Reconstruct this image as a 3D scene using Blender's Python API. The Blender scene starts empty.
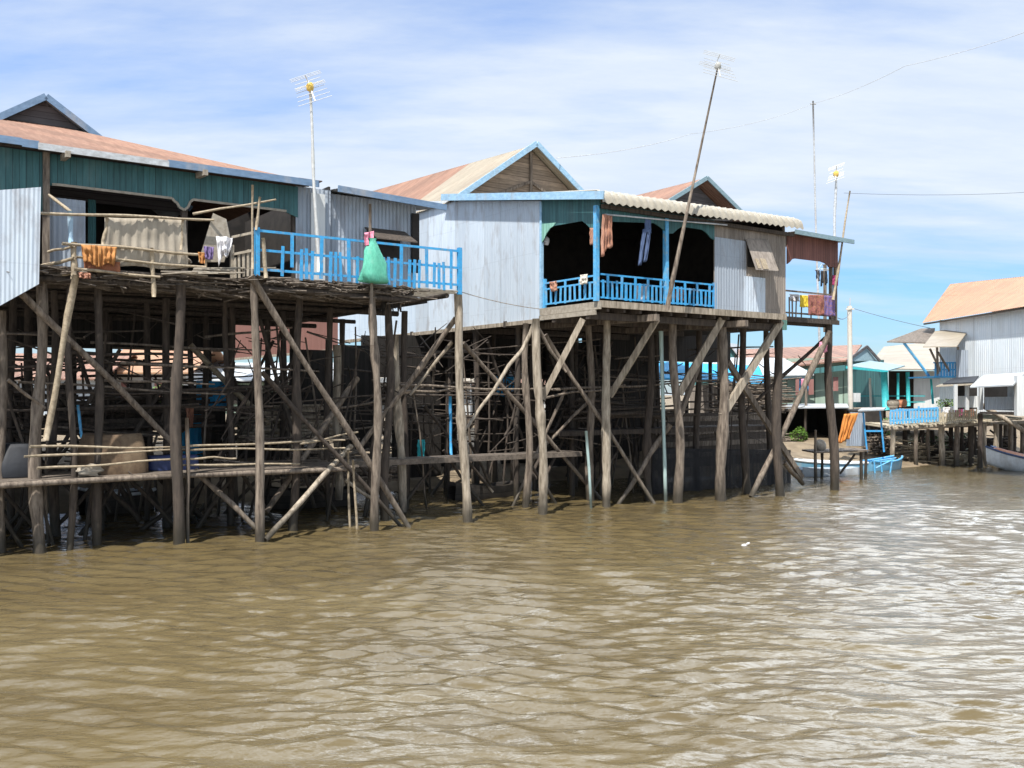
import bpy, math, random
import numpy as np
from mathutils import Vector, Matrix, noise as mnoise
rnd = random.Random(7)
scene = bpy.context.scene
COL = scene.collection

# ---------------------------------------------------------------- frames
F, CX, HY, CAMZ = 950.0, 512.0, 395.0, 3.0       # survey constants: focal length in px, centre, horizon row, eye height
UD = Vector((0.817, 0.5766, 0)); VD = Vector((-0.5766, 0.817, 0))   # along / into the row of houses
YAW = math.atan2(UD.y, UD.x)

def ray(x, y): return Vector(((x - CX) / F, 1.0, (HY - y) / F))
def P(x, y, v):
    r = ray(x, y); t = v / r.dot(VD)
    return Vector((t * r.dot(UD), v, CAMZ + t * r.z))
def PU(x, y, u):
    r = ray(x, y); t = u / r.dot(UD)
    return Vector((u, t * r.dot(VD), CAMZ + t * r.z))
def PW(x, y, z=0.0):
    r = ray(x, y); t = (z - CAMZ) / r.z
    return Vector((t * r.dot(UD), t * r.dot(VD), z))
def D(x, y, d): return Vector(((x - CX) / F * d, d, CAMZ + (HY - y) / F * d))
def H2W(p): return Vector((p[0] * UD.x + p[1] * VD.x, p[0] * UD.y + p[1] * VD.y, p[2]))
def W2H(p): return Vector((p[0] * UD.x + p[1] * UD.y, p[0] * VD.x + p[1] * VD.y, p[2]))

# ---------------------------------------------------------------- materials
def _nt(name):
    m = bpy.data.materials.new(name); m.use_nodes = True
    nt = m.node_tree; b = nt.nodes['Principled BSDF']
    return m, nt, b
def lin(c):
    return tuple((x / 12.92 if x <= .04045 else ((x + .055) / 1.055) ** 2.4) for x in (v / 255 for v in c)) + (1,)
class N:
    """small node-wiring helper"""
    def __init__(s, nt): s.nt = nt
    def add(s, t, **k):
        n = s.nt.nodes.new(t)
        for a, b in k.items(): setattr(n, a, b)
        return n
    def link(s, a, b): s.nt.links.new(a, b)
    def math(s, op, a, b=None, c=None):
        n = s.add('ShaderNodeMath', operation=op)
        for i, v in enumerate((a, b, c)):
            if v is None: continue
            if isinstance(v, (int, float)): n.inputs[i].default_value = v
            else: s.link(v, n.inputs[i])
        return n.outputs[0]
    def noise(s, vec, scale, detail=4, rough=.55):
        n = s.add('ShaderNodeTexNoise'); n.inputs['Scale'].default_value = scale
        n.inputs['Detail'].default_value = detail; n.inputs['Roughness'].default_value = rough
        s.link(vec, n.inputs['Vector']); return n.outputs['Fac']
    def mapping(s, vec, sc):
        n = s.add('ShaderNodeMapping'); n.inputs['Scale'].default_value = sc; s.link(vec, n.inputs['Vector']); return n.outputs[0]
    def ramp(s, fac, lo, hi):
        n = s.add('ShaderNodeMapRange'); n.inputs['From Min'].default_value = lo; n.inputs['From Max'].default_value = hi
        s.link(fac, n.inputs['Value']); return n.outputs[0]
    def mix(s, fac, a, b, bt='MIX'):
        n = s.add('ShaderNodeMix', data_type='RGBA', blend_type=bt)
        if isinstance(fac, (int, float)): n.inputs[0].default_value = fac
        else: s.link(fac, n.inputs[0])
        for i, v in ((6, a), (7, b)):
            if isinstance(v, tuple): n.inputs[i].default_value = v if len(v) == 4 else v + (1,)
            else: s.link(v, n.inputs[i])
        return n.outputs[2]

def mat(name, c1, c2=None, sc=(1, 1, 1), ns=5.0, rough=.75, bump=.15, panel=None, stain=None, stain_amt=.5, stain_sc=(.8, .8, .25),
        wet=False, metal=0.0, spec=.4, lo=.35, hi=.65, plank=None):
    m, nt, b = _nt(name); n = N(nt)
    co = n.add('ShaderNodeTexCoord').outputs['Object']
    c1 = tuple(c1) + (1,); c2 = tuple(c2) + (1,) if c2 else tuple(x * .72 for x in c1[:3]) + (1,)
    v = n.mapping(co, sc)
    f = n.noise(v, ns, 6, .62)
    col = n.mix(n.ramp(f, lo, hi), c2, c1)
    if panel:
        pw, amt = panel
        sp = n.add('ShaderNodeSeparateXYZ'); n.link(co, sp.inputs[0])
        s = n.math('FLOOR', n.math('DIVIDE', n.math('ADD', sp.outputs[0], sp.outputs[1]), pw))
        w = n.add('ShaderNodeTexWhiteNoise', noise_dimensions='1D'); n.link(s, w.inputs['W'])
        k = n.math('ADD', n.math('MULTIPLY', w.outputs['Value'], amt), 1 - amt * .6)
        seam = n.math('LESS_THAN', n.math('FRACT', n.math('DIVIDE', n.math('ADD', sp.outputs[0], sp.outputs[1]), pw)), .035)
        wig = n.math('ADD', sp.outputs[2], n.math('MULTIPLY', w.outputs['Value'], .22))
        lap = n.math('LESS_THAN', n.math('FRACT', n.math('DIVIDE', wig, 1.37)), .02)
        k = n.math('MULTIPLY', k, n.math('SUBTRACT', 1.0, n.math('MULTIPLY', n.math('MAXIMUM', seam, n.math('MULTIPLY', lap, .5)), .15)))
        cc = n.add('ShaderNodeCombineColor')
        for i in range(3): n.link(k, cc.inputs[i])
        col = n.mix(1.0, col, cc.outputs[0], 'MULTIPLY')
    if plank:      # dark joints between boards along one axis (0,1,2), or 3 = x+y
        ax, pw = plank
        sp = n.add('ShaderNodeSeparateXYZ'); n.link(co, sp.inputs[0])
        src = n.math('ADD', sp.outputs[0], sp.outputs[1]) if ax == 3 else sp.outputs[ax]
        q = n.math('DIVIDE', src, pw)
        fr = n.math('FRACT', q)
        g = n.math('LESS_THAN', fr, .1)
        w = n.add('ShaderNodeTexWhiteNoise', noise_dimensions='1D'); n.link(n.math('FLOOR', q), w.inputs['W'])
        k = n.math('SUBTRACT', n.math('ADD', n.math('MULTIPLY', w.outputs['Value'], .35), .8), n.math('MULTIPLY', g, .55))
        cc = n.add('ShaderNodeCombineColor')
        for i in range(3): n.link(k, cc.inputs[i])
        col = n.mix(1.0, col, cc.outputs[0], 'MULTIPLY')
    if stain:
        f2 = n.noise(n.mapping(co, stain_sc), 2.2, 5, .65)
        col = n.mix(n.math('MULTIPLY', n.ramp(f2, .52, .72), stain_amt), col, tuple(stain) + (1,))
    if wet:        # silt and algae line left by the river on everything that stands in it
        ge = n.add('ShaderNodeNewGeometry'); sp = n.add('ShaderNodeSeparateXYZ'); n.link(ge.outputs['Position'], sp.inputs[0])
        hgt = n.math('ADD', sp.outputs[2], n.math('MULTIPLY', n.noise(co, 3, 3), -.35))
        fz = n.ramp(hgt, .55, .02)
        col = n.mix(n.math('MULTIPLY', fz, .85), col, (.028, .024, .016, 1))
        n.link(n.math('SUBTRACT', rough, n.math('MULTIPLY', fz, .35)), b.inputs['Roughness'])
    else: b.inputs['Roughness'].default_value = rough
    n.link(col, b.inputs['Base Color'])
    b.inputs['Metallic'].default_value = metal
    b.inputs['Specular IOR Level'].default_value = spec
    if bump:
        bp = n.add('ShaderNodeBump'); bp.inputs['Strength'].default_value = bump; bp.inputs['Distance'].default_value = .03
        n.link(n.noise(v, ns * 3, 6, .7), bp.inputs['Height']); n.link(bp.outputs[0], b.inputs['Normal'])
    return m

WALL = (3, 3, .22)
M = {}
M['tin_pale'] = mat('pale_blue_tin', (.55, .615, .685), (.475, .545, .625), WALL, 6, .45, .05, panel=(.82, .22), stain=(.27, .25, .25), stain_amt=.6, stain_sc=(1.6, 1.6, .5), metal=.12)
M['tin_grey'] = mat('blue_grey_tin', (.36, .405, .465), (.30, .345, .405), WALL, 5, .5, .03, panel=(.82, .2), stain=(.16, .14, .13), stain_amt=.6, metal=.1)
M['tin_far'] = mat('pale_far_tin', (.76, .80, .83), (.66, .72, .77), WALL, 5, .5, .02, panel=(.82, .1), stain=(.36, .35, .33), stain_amt=.3, metal=.1)
M['tin_skirt'] = mat('light_blue_tin', (.55, .63, .71), (.45, .54, .65), WALL, 5, .5, .02, panel=(.82, .1), metal=.1)
M['tin_red'] = mat('red_brown_tin', (.20, .098, .08), (.16, .075, .062), WALL, 4, .6, .03, panel=(.82, .12), stain=(.15, .08, .06))
M['roof_rust'] = mat('rusty_roof_tin', (.265, .150, .103), (.19, .098, .067), (2.5, .35, .35), 4, .65, .03, panel=(.85, .38), stain=(.13, .07, .05), stain_amt=.45)
M['roof_rust_side'] = mat('rusty_roof_tin_side', (.265, .150, .103), (.19, .098, .067), (.35, 2.5, .35), 4, .65, .03, panel=(.85, .38), stain=(.13, .07, .05), stain_amt=.45)
M['roof_cream'] = mat('cream_roof_tin', (.295, .258, .20), (.235, .20, .152), (.35, 2.5, .35), 4, .6, .03, panel=(.85, .2), stain=(.20, .15, .11), stain_amt=.5)
M['roof_orange'] = mat('orange_roof_tin', (.30, .15, .088), (.34, .205, .115), (.3, 1.6, .3), 2.2, .6, .03, stain=(.26, .12, .075), stain_amt=.6)
M['roof_tile'] = mat('terracotta_tile_roof', (.265, .150, .105), (.19, .10, .072), (1, 1, 1), 7, .7, .3, stain=(.30, .17, .12), stain_amt=.5, plank=(0, .3))
M['roof_corr'] = mat('cream_corrugated_sheet', (.34, .31, .25), (.26, .235, .19), (1, 1, 1), 6, .6, .05, stain=(.32, .28, .23), stain_amt=.55, stain_sc=(1, 1, 1))
M['roof_white'] = mat('white_roof_tin', (.38, .40, .41), (.32, .34, .36), (1, .4, 1), 4, .5, .03, stain=(.42, .40, .38))
M['roof_grey'] = mat('dull_grey_roof_tin', (.34, .36, .38), (.24, .26, .28), (2, .4, .4), 4, .55, .03, stain=(.3, .2, .15))
M['trim_blue'] = mat('faded_blue_trim_paint', (.33, .52, .68), (.22, .38, .54), (1.5, 1.5, 3), 5, .6, .1, stain=(.30, .27, .24), stain_amt=.6)
M['trim_slate'] = mat('slate_blue_trim_paint', (.16, .25, .38), (.11, .18, .28), (1.5, 1.5, 3), 5, .6, .1, stain=(.34, .32, .30), stain_amt=.6)
M['trim_white'] = mat('weathered_white_trim', (.52, .55, .58), (.34, .35, .36), (1.5, 1.5, 3), 5, .7, .1, stain=(.22, .18, .15))
M['trim_teal'] = mat('grey_teal_trim', (.22, .32, .36), (.16, .24, .28), (1.5, 1.5, 3), 5, .65, .1)
M['green_plank'] = mat('teal_green_planks', (.050, .150, .158), (.030, .100, .110), (4, 4, .4), 5, .6, .08, plank=(3, .12), stain=(.10, .16, .16), stain_amt=.5)
M['green_light'] = mat('mint_green_planks', (.24, .47, .38), (.18, .38, .31), (4, 4, .4), 5, .6, .08, plank=(3, .12))
M['brown_plank'] = mat('reddish_brown_planks', (.20, .085, .070), (.14, .06, .05), (4, 4, .4), 5, .7, .1, plank=(3, .11))
M['gable_wood'] = mat('weathered_gable_boards', (.33, .25, .18), (.20, .15, .11), (.5, .5, 5), 4, .8, .15, plank=(2, .16), stain=(.13, .10, .08))
M['gable_grey'] = mat('dark_grey_gable_boards', (.13, .12, .125), (.09, .083, .088), (.5, .5, 5), 4, .8, .15, plank=(2, .15))
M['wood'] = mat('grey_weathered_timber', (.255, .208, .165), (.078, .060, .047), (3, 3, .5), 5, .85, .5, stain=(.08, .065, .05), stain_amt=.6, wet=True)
M['wood_pale'] = mat('pale_weathered_timber', (.42, .36, .285), (.165, .135, .10), (3, 3, .5), 5, .85, .5, stain=(.13, .10, .08), stain_amt=.5, wet=True)  # paler copy of the timber for poles lit by the sun
M['wood_dark'] = mat('shade_darkened_timber', (.088, .068, .054), (.036, .028, .023), (3, 3, .5), 5, .85, .5, stain=(.04, .035, .03), stain_amt=.6, wet=True)  # darkened copy of the timber, under-floor shade put into its colour
M['board'] = mat('old_deck_boards', (.19, .155, .125), (.08, .066, .054), (2, 2, 2), 5, .85, .3, stain=(.07, .055, .045))
M['board_pale'] = mat('bleached_boards', (.38, .34, .28), (.25, .215, .17), (2, 2, 2), 5, .8, .2, stain=(.18, .14, .11))
M['board_dark'] = mat('dark_plank_wall', (.032, .027, .024), (.018, .016, .014), (4, 4, .5), 4, .85, .2, plank=(3, .17))  # near-black planks, deep shade below the floors put into the colour
M['wall_wood'] = mat('stained_plywood_wall', (.31, .27, .235), (.20, .17, .145), WALL, 4, .8, .1, panel=(.9, .25), stain=(.10, .085, .075), stain_amt=.8)
M['bamboo'] = mat('sun_bleached_bamboo', (.40, .33, .235), (.22, .175, .12), (3, 3, 3), 5, .6, .1, stain=(.17, .13, .09))
M['paint_blue'] = mat('bright_blue_paint', (.050, .345, .66), (.033, .24, .50), (3, 3, 3), 4, .5, .08, stain=(.24, .25, .25), stain_amt=.75, stain_sc=(4, 4, 3))
M['paint_cyan'] = mat('sky_blue_paint', (.11, .42, .70), (.07, .30, .58), (3, 3, 3), 4, .5, .08, stain=(.36, .38, .34), stain_amt=.75, stain_sc=(4, 4, 3))
M['paint_turq'] = mat('turquoise_paint', (.05, .46, .48), (.03, .34, .38), (3, 3, 3), 4, .5, .05)
M['pipe'] = mat('pale_green_pipe', (.42, .55, .53), (.30, .40, .39), (3, 3, .6), 4, .5, .05, wet=True)
M['concrete'] = mat('pale_concrete', (.66, .62, .54), (.54, .50, .44), (2, 2, .5), 4, .8, .1, stain=(.34, .31, .27))
M['wall_mint'] = mat('mint_green_wall', (.36, .48, .40), (.30, .41, .34), WALL, 4, .7, .05, plank=(3, .2), stain=(.40, .48, .40))
M['wall_teal'] = mat('dark_teal_wall', (.07, .20, .20), (.05, .15, .16), WALL, 4, .7, .05, plank=(3, .2))
M['shutter'] = mat('faded_red_shutter', (.34, .17, .15), (.25, .12, .11), WALL, 4, .7, .05)
M['wall_white'] = mat('whitewashed_wall', (.60, .62, .62), (.50, .52, .53), WALL, 4, .7, .05, stain=(.33, .31, .29))
M['dark'] = mat('shade_black_boards', (.034, .029, .026), (.018, .016, .015), (1, 1, 1), 4, .9, .1)  # near-black: shade inside rooms and openings put into the colour
M['tarp_tan'] = mat('faded_tan_canvas', (.36, .32, .26), (.28, .245, .20), (2, 2, .6), 4, .9, .1, stain=(.20, .17, .13), stain_amt=.35)
M['tarp_brown'] = mat('brown_woven_mat', (.16, .108, .066), (.10, .066, .042), (1, 1, 1), 14, .9, .3, stain=(.26, .20, .13))
M['tarp_dark'] = mat('dark_grey_tarpaulin', (.030, .033, .040), (.018, .02, .025), (1, 1, 1), 3, .6, .2)
M['dark_blue'] = mat('dark_blue_plastic', (.03, .045, .13), (.02, .03, .09), (2, 2, 2), 4, .5, .05)
M['tarp_blue'] = mat('bright_blue_tarpaulin', (.02, .32, .62), (.015, .26, .52), (1, 1, 1), 3, .5, .05)
M['orange_cloth'] = mat('orange_cloth', (.62, .25, .06), (.50, .18, .04), (4, 4, .6), 4, .9, .1)
M['orange_net'] = mat('ochre_rope_net', (.50, .24, .08), (.36, .15, .05), (9, 9, .6), 4, .9, .3)
M['rust_cloth'] = mat('dull_red_brown_cloth', (.26, .10, .05), (.18, .07, .04), (4, 4, 1), 4, .9, .1)
M['white_cloth'] = mat('white_cloth', (.72, .71, .72), (.58, .57, .60), (3, 3, 1), 3, .9, .1)
M['purple_cloth'] = mat('purple_cloth', (.17, .12, .26), (.12, .09, .2), (3, 3, 1), 3, .9, .1)
M['peach_cloth'] = mat('peach_cloth', (.42, .20, .12), (.20, .095, .075), (9, 9, 3), 4, .9, .1, stain=(.60, .40, .30))
M['jeans'] = mat('blue_denim', (.080, .120, .225), (.05, .075, .15), (4, 4, 1), 4, .9, .1)
M['pink_cloth'] = mat('pink_plastic', (.70, .28, .38), (.58, .20, .30), (4, 4, 1), 4, .6, .1)
M['green_bag'] = mat('green_mesh_bag', (.12, .50, .36), (.08, .38, .27), (2.6, 2.6, 1.2), 9, .6, .7, stain=(.24, .56, .45), stain_amt=.6, stain_sc=(2, 2, 2))
M['yellow_cloth'] = mat('yellow_cloth', (.66, .50, .05), (.50, .36, .03), (3, 3, 1), 4, .9, .1)
M['batik'] = mat('red_brown_batik', (.36, .14, .09), (.16, .055, .07), (3, 3, 3), 7, .9, .1, stain=(.42, .28, .10), stain_sc=(5, 5, 5))
M['blue_cloth'] = mat('dark_blue_print_cloth', (.10, .10, .36), (.24, .12, .10), (3, 3, 3), 7, .9, .1)
M['magenta_cloth'] = mat('magenta_cloth', (.42, .06, .18), (.30, .04, .13), (3, 3, 3), 5, .9, .1)
M['steel'] = mat('dull_aluminium', (.62, .62, .60), (.48, .48, .46), (2, 2, 2), 5, .45, 0, metal=.3)
M['gold'] = mat('ochre_plastic', (.72, .50, .12), (.60, .40, .08), (2, 2, 2), 5, .5, 0)
M['grey_plastic'] = mat('grey_plastic', (.42, .42, .40), (.33, .33, .31), (2, 2, 2), 5, .5, 0)
M['wire'] = mat('dark_cable_rubber', (.10, .11, .13), (.07, .08, .09), (1, 1, 1), 5, .6, 0)
M['net'] = mat('dark_fishing_net', (.030, .030, .033), (.018, .018, .02), (1, 1, 1), 6, .9, .3)
M['boat_blue'] = mat('blue_boat_paint', (.09, .27, .43), (.14, .31, .44), (2, 2, 2), 4, .5, .05, stain=(.36, .38, .36), stain_amt=.6, stain_sc=(1, 1, 1))
M['boat_white'] = mat('white_boat_paint', (.62, .66, .70), (.52, .56, .60), (2, 2, 2), 4, .5, .05, stain=(.35, .33, .30))
M['boat_dark'] = mat('tarred_boat_planks', (.06, .052, .045), (.035, .03, .027), (1, 1, 1), 4, .7, .2, plank=(2, .17))
M['boat_orange'] = mat('orange_deck_paint', (.60, .26, .14), (.48, .20, .11), (2, 2, 2), 4, .6, .05)
M['leaf'] = mat('fresh_leaves', (.13, .24, .03), (.045, .11, .015), (1, 1, 1), 3, .6, 0)
M['leaf_dark'] = mat('dark_leaves', (.05, .10, .02), (.025, .055, .012), (1, 1, 1), 3, .6, 0)
M['straw'] = mat('bleached_straw_bamboo', (.52, .46, .35), (.38, .33, .24), (3, 3, 3), 5, .7, .1, stain=(.2, .16, .11))
M['earth'] = mat('dry_sandy_earth', (.23, .18, .12), (.13, .10, .066), (1, 1, 1), 1.2, .95, .6, stain=(.15, .11, .07), stain_amt=.7, stain_sc=(.5, .5, .5))

# open meshes of the fishing net
_m = M['net']; _n = N(_m.node_tree); _co = _n.add('ShaderNodeTexCoord').outputs['Object']; _sp = _n.add('ShaderNodeSeparateXYZ'); _n.link(_co, _sp.inputs[0])
_g = _n.math('MAXIMUM', _n.math('LESS_THAN', _n.math('FRACT', _n.math('DIVIDE', _n.math('ADD', _sp.outputs[0], _sp.outputs[2]), .055)), .42), _n.math('LESS_THAN', _n.math('FRACT', _n.math('DIVIDE', _n.math('SUBTRACT', _sp.outputs[0], _sp.outputs[2]), .055)), .42))
_n.link(_g, _m.node_tree.nodes['Principled BSDF'].inputs['Alpha'])
# ---------------------------------------------------------------- mesh builder
class MB:
    def __init__(s): s.v = []; s.f = []
    def add(s, vs, fs):
        o = len(s.v); s.v += [tuple(x) for x in vs]; s.f += [tuple(i + o for i in f) for f in fs]; return s
    def box(s, a, b):
        (x0, y0, z0), (x1, y1, z1) = a, b
        x0, x1 = sorted((x0, x1)); y0, y1 = sorted((y0, y1)); z0, z1 = sorted((z0, z1))
        return s.add([(x, y, z) for z in (z0, z1) for y in (y0, y1) for x in (x0, x1)],
                     [(0, 2, 3, 1), (4, 5, 7, 6), (0, 1, 5, 4), (1, 3, 7, 5), (3, 2, 6, 7), (2, 0, 4, 6)])
    def beam(s, a, b, w, h, up=(0, 0, 1)):
        a, b = Vector(a), Vector(b); d = (b - a).normalized(); up = Vector(up)
        if abs(d.dot(up)) > .98: up = Vector((0, 1, 0))
        sx = d.cross(up).normalized(); sz = sx.cross(d).normalized()
        vs = []
        for p in (a, b):
            for i, j in ((-1, -1), (1, -1), (1, 1), (-1, 1)): vs.append(p + sx * (i * w / 2) + sz * (j * h / 2))
        return s.add(vs, [(0, 3, 2, 1), (4, 5, 6, 7), (0, 1, 5, 4), (1, 2, 6, 5), (2, 3, 7, 6), (3, 0, 4, 7)])
    def path(s, pts, radii, n=8):
        pts = [Vector(p) for p in pts]
        if isinstance(radii, (int, float)): radii = [radii] * len(pts)
        vs, fs = [], []
        for i, p in enumerate(pts):
            d = (pts[min(i + 1, len(pts) - 1)] - pts[max(i - 1, 0)]).normalized()
            ref = Vector((0, 0, 1)) if abs(d.z) < .9 else Vector((1, 0, 0))
            sx = d.cross(ref).normalized(); sy = sx.cross(d)
            for k in range(n):
                a = 2 * math.pi * k / n
                vs.append(p + (sx * math.cos(a) + sy * math.sin(a)) * radii[i])
        for i in range(len(pts) - 1):
            for k in range(n):
                k2 = (k + 1) % n
                fs.append((i * n + k, i * n + k2, (i + 1) * n + k2, (i + 1) * n + k))
        fs.append(tuple(range(n))); fs.append(tuple((len(pts) - 1) * n + k for k in reversed(range(n))))
        return s.add(vs, fs)
    def pole(s, a, b, r0, r1, n=9, seg=8, wob=.02):
        a, b = Vector(a), Vector(b); d = b - a; L = d.length; d.normalize()
        ref = Vector((0, 0, 1)) if abs(d.z) < .9 else Vector((1, 0, 0))
        sx = d.cross(ref).normalized(); sy = sx.cross(d)
        ph1, ph2 = rnd.uniform(0, 6), rnd.uniform(0, 6); w1, w2 = rnd.uniform(.4, 1) * wob, rnd.uniform(.4, 1) * wob
        pts, rr = [], []
        for i in range(seg + 1):
            t = i / seg; e = math.sin(math.pi * t)
            pts.append(a.lerp(b, t) + sx * (w1 * math.sin(ph1 + t * 5) * e) + sy * (w2 * math.sin(ph2 + t * 6) * e))
            rr.append((r0 + (r1 - r0) * t) * rnd.uniform(.85, 1.12) * (1.22 if rnd.random() < .06 else 1))
        return s.path(pts, rr, n)
    def slab(s, pts, th):
        """polygon extruded along the vector th"""
        th = Vector(th); p0 = [Vector(p) for p in pts]; n = len(p0)
        fs = [tuple(range(n)), tuple(n + i for i in reversed(range(n)))] + [(i, i + n, (i + 1) % n + n, (i + 1) % n) for i in range(n)]
        return s.add(p0 + [p + th for p in p0], fs)
    def corr(s, a, b, c, d, pitch=.1, amp=.012, prof=None):
        """corrugated sheet a-b-c-d, ribs running a->d; prof: extra (t, dz) stations along a->d"""
        a, b, c, d = map(Vector, (a, b, c, d)); L = max((b - a).length, (c - d).length)
        n = max(2, int(L / pitch)) * 4
        nrm = (b - a).cross(d - a).normalized()
        st = prof or [(0, 0), (1, 0)]
        vs, fs = [], []
        for t, dz in st:
            for i in range(n + 1):
                q = i / n
                p = a.lerp(b, q).lerp(d.lerp(c, q), t)
                w = (0, 1, 0, -1)[i % 4]
                vs.append(p + nrm * (amp * w) + Vector((0, 0, dz)))
        for j in range(len(st) - 1):
            for i in range(n):
                o = j * (n + 1) + i
                fs.append((o, o + 1, o + n + 2, o + n + 1))
        return s.add(vs, fs)
    def cloth(s, a, b, drop, depth=.05, folds=5, nu=28, nv=12, taper=1.0, th=.012, sag=0.0, normal=None, ragged=.03, seed=0):
        """hanging cloth from a to b (top edge), falling by `drop` (number or per-end pair)"""
        a, b = Vector(a), Vector(b); r = random.Random(seed)
        e = (b - a); nrm = Vector(normal) if normal else Vector((-e.y, e.x, 0)).normalized()
        d0, d1 = drop if isinstance(drop, tuple) else (drop, drop)
        ph = r.uniform(0, 6)
        front = []
        for j in range(nv + 1):
            t = j / nv
            for i in range(nu + 1):
                q = i / nu; qq = .5 + (q - .5) * (1 + (taper - 1) * t)
                p = a + e * qq
                z = -(d0 + (d1 - d0) * q) * t * (1 + ragged * math.sin(q * 9 + ph) * t) - sag * math.sin(math.pi * q)
                fold = depth * (.35 + .65 * t) * (math.sin(q * folds * 6.283 + ph + 1.2 * t) + .5 * math.sin(q * folds * 2.7 * 6.283 + 2 * ph))
                p = p + nrm * (fold * .6) + Vector((0, 0, z)) + nrm * (mnoise.noise(Vector((q * 4, t * 4, ph))) * depth)
                front.append(p)
        m = len(front); w = nu + 1; fs = []
        for j in range(nv):
            for i in range(nu):
                o = j * w + i
                fs.append((o, o + w, o + w + 1, o + 1)); fs.append((m + o, m + o + 1, m + o + w + 1, m + o + w))
        rim = [i for i in range(w)] + [j * w + nu for j in range(1, nv + 1)] + [nv * w + i for i in reversed(range(nu))] + [j * w for j in reversed(range(1, nv))]
        for k in range(len(rim)):
            p, q = rim[k], rim[(k + 1) % len(rim)]
            fs.append((p, q, m + q, m + p))
        return s.add(front + [p + nrm * th for p in front], fs)
    def lump(s, c, rx, ry, rz, seed=0, rough=.25, n=14, m=10, zmin=None):
        c = Vector(c); vs, fs = [], []
        for j in range(m + 1):
            th = math.pi * j / m
            for i in range(n):
                ph = 2 * math.pi * i / n
                d = Vector((math.sin(th) * math.cos(ph), math.sin(th) * math.sin(ph), math.cos(th)))
                k = 1 + rough * mnoise.noise(d * 1.8 + Vector((seed, seed * .7, 0)))
                p = c + Vector((d.x * rx * k, d.y * ry * k, d.z * rz * k))
                if zmin is not None: p.z = max(p.z, zmin)
                vs.append(p)
        for j in range(m):
            for i in range(n):
                fs.append((j * n + i, (j + 1) * n + i, (j + 1) * n + (i + 1) % n, j * n + (i + 1) % n))
        return s.add(vs, fs)
    def leaves(s, c, rx, ry, rz, count, size, seed=0):
        r = random.Random(seed); c = Vector(c)
        for _ in range(count):
            d = Vector((r.gauss(0, 1), r.gauss(0, 1), r.gauss(0, 1))).normalized() * r.uniform(.45, 1) ** .5
            p = c + Vector((d.x * rx, d.y * ry, d.z * rz))
            p += Vector((mnoise.noise(p * 2.1), mnoise.noise(p * 2.3 + Vector((5, 0, 0))), mnoise.noise(p * 1.9 + Vector((0, 7, 0))))) * .35 * min(rx, rz)
            a = Vector((r.gauss(0, 1), r.gauss(0, 1), r.gauss(0, .7))).normalized(); b = a.cross(Vector((r.gauss(0, 1), r.gauss(0, 1), r.gauss(0, 1)))).normalized()
            L = size * r.uniform(.6, 1.3); w = L * .42
            s.add([p - a * L * .5, p + b * w * .5, p + a * L * .5, p - b * w * .5], [(0, 1, 2, 3)])
        return s
    def build(s, name, m, parent=None, smooth=False, T=None, label=None):
        T = T or (parent if isinstance(parent, Thing) else None)
        o0 = T.origin if T else Vector((0, 0, 0))
        me = bpy.data.meshes.new(name)
        me.from_pydata([(x - o0.x, y - o0.y, z - o0.z) for x, y, z in s.v], [], s.f)
        me.materials.append(M[m] if isinstance(m, str) else m)
        if smooth: me.polygons.foreach_set('use_smooth', [True] * len(me.polygons))
        me.update()
        o = bpy.data.objects.new(name, me); COL.objects.link(o)
        if parent is not None: o.parent = parent.o if isinstance(parent, Thing) else parent
        if label: o['label'] = label
        return o

class Thing:
    """an Empty at the thing's base; parts are built in the same survey frame (H = row of houses, W = world)"""
    def __init__(s, name, label, cat, origin, frame='H', group=None):
        s.origin = Vector(origin); s.frame = frame
        s.o = bpy.data.objects.new(name, None); COL.objects.link(s.o)
        s.o.empty_display_size = .2
        s.o.location = H2W(origin) if frame == 'H' else origin
        s.o.rotation_euler = (0, 0, YAW if frame == 'H' else 0)
        s.o['label'] = label; s.o['category'] = cat
        if group: s.o['group'] = group
def single(name, mb, m, label, cat, origin, frame='H', group=None, smooth=False, kind=None):
    """a thing that is one mesh"""
    class T: pass
    t = T(); t.origin = Vector(origin)
    o = mb.build(name, m, None, smooth, t)
    o.location = H2W(origin) if frame == 'H' else origin
    o.rotation_euler = (0, 0, YAW if frame == 'H' else 0)
    if label: o['label'] = label
    if cat: o['category'] = cat
    if group: o['group'] = group
    if kind: o['kind'] = kind
    return o
def dup(root, loc, label=None, rotz=None, scale=None):
    def cp(o, par):
        c = o.copy(); COL.objects.link(c)
        if par: c.parent = par
        for ch in list(o.children): cp(ch, c)
        return c
    r = cp(root, None); r.location = loc
    if rotz is not None: r.rotation_euler = (0, 0, rotz)
    if scale: r.scale = (scale,) * 3
    if label: r['label'] = label
    return r

def stilt(T, xt, yt, xb, yb, wpx, m='wood', top=None, v=None, name='stilt', bottom=-1.2, wob=.10, taper=.82):
    """a post from the river bed: foot at pixel (xb,yb) on the water (or on plane v), head at pixel (xt,yt)"""
    b = PW(xb, yb) if v is None else P(xb, yb, v)
    vv = b.y; t = P(xt, yt, vv)
    if top is not None: t.z = top
    dist = H2W((b.x, b.y, 0)).y
    r = max(.03, wpx / 2 / F * dist)
    d = (t - Vector((b.x, vv, 0))); b0 = Vector((b.x, vv, 0)) + d * (bottom / d.z)
    mb = MB(); mb.pole(b0, t, r * 1.05, r * taper, 10, 18, wob)
    return mb.build(name, m, T, True)
def brace(T, a, b, wpx, m='wood', va=None, vb=None, name='brace', flat=False, wob=.03):
    """a diagonal between two pixels lying on planes va, vb"""
    p, q = P(a[0], a[1], va), P(b[0], b[1], vb if vb is not None else va)
    r = max(.02, wpx / 2 / F * H2W(p).y)
    mb = MB()
    if flat: mb.beam(p, q, r * 1.1, r * 2)
    else: mb.pole(p, q, r, r * .85, 8, 8, wob)
    return mb.build(name, m, T, not flat)
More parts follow.
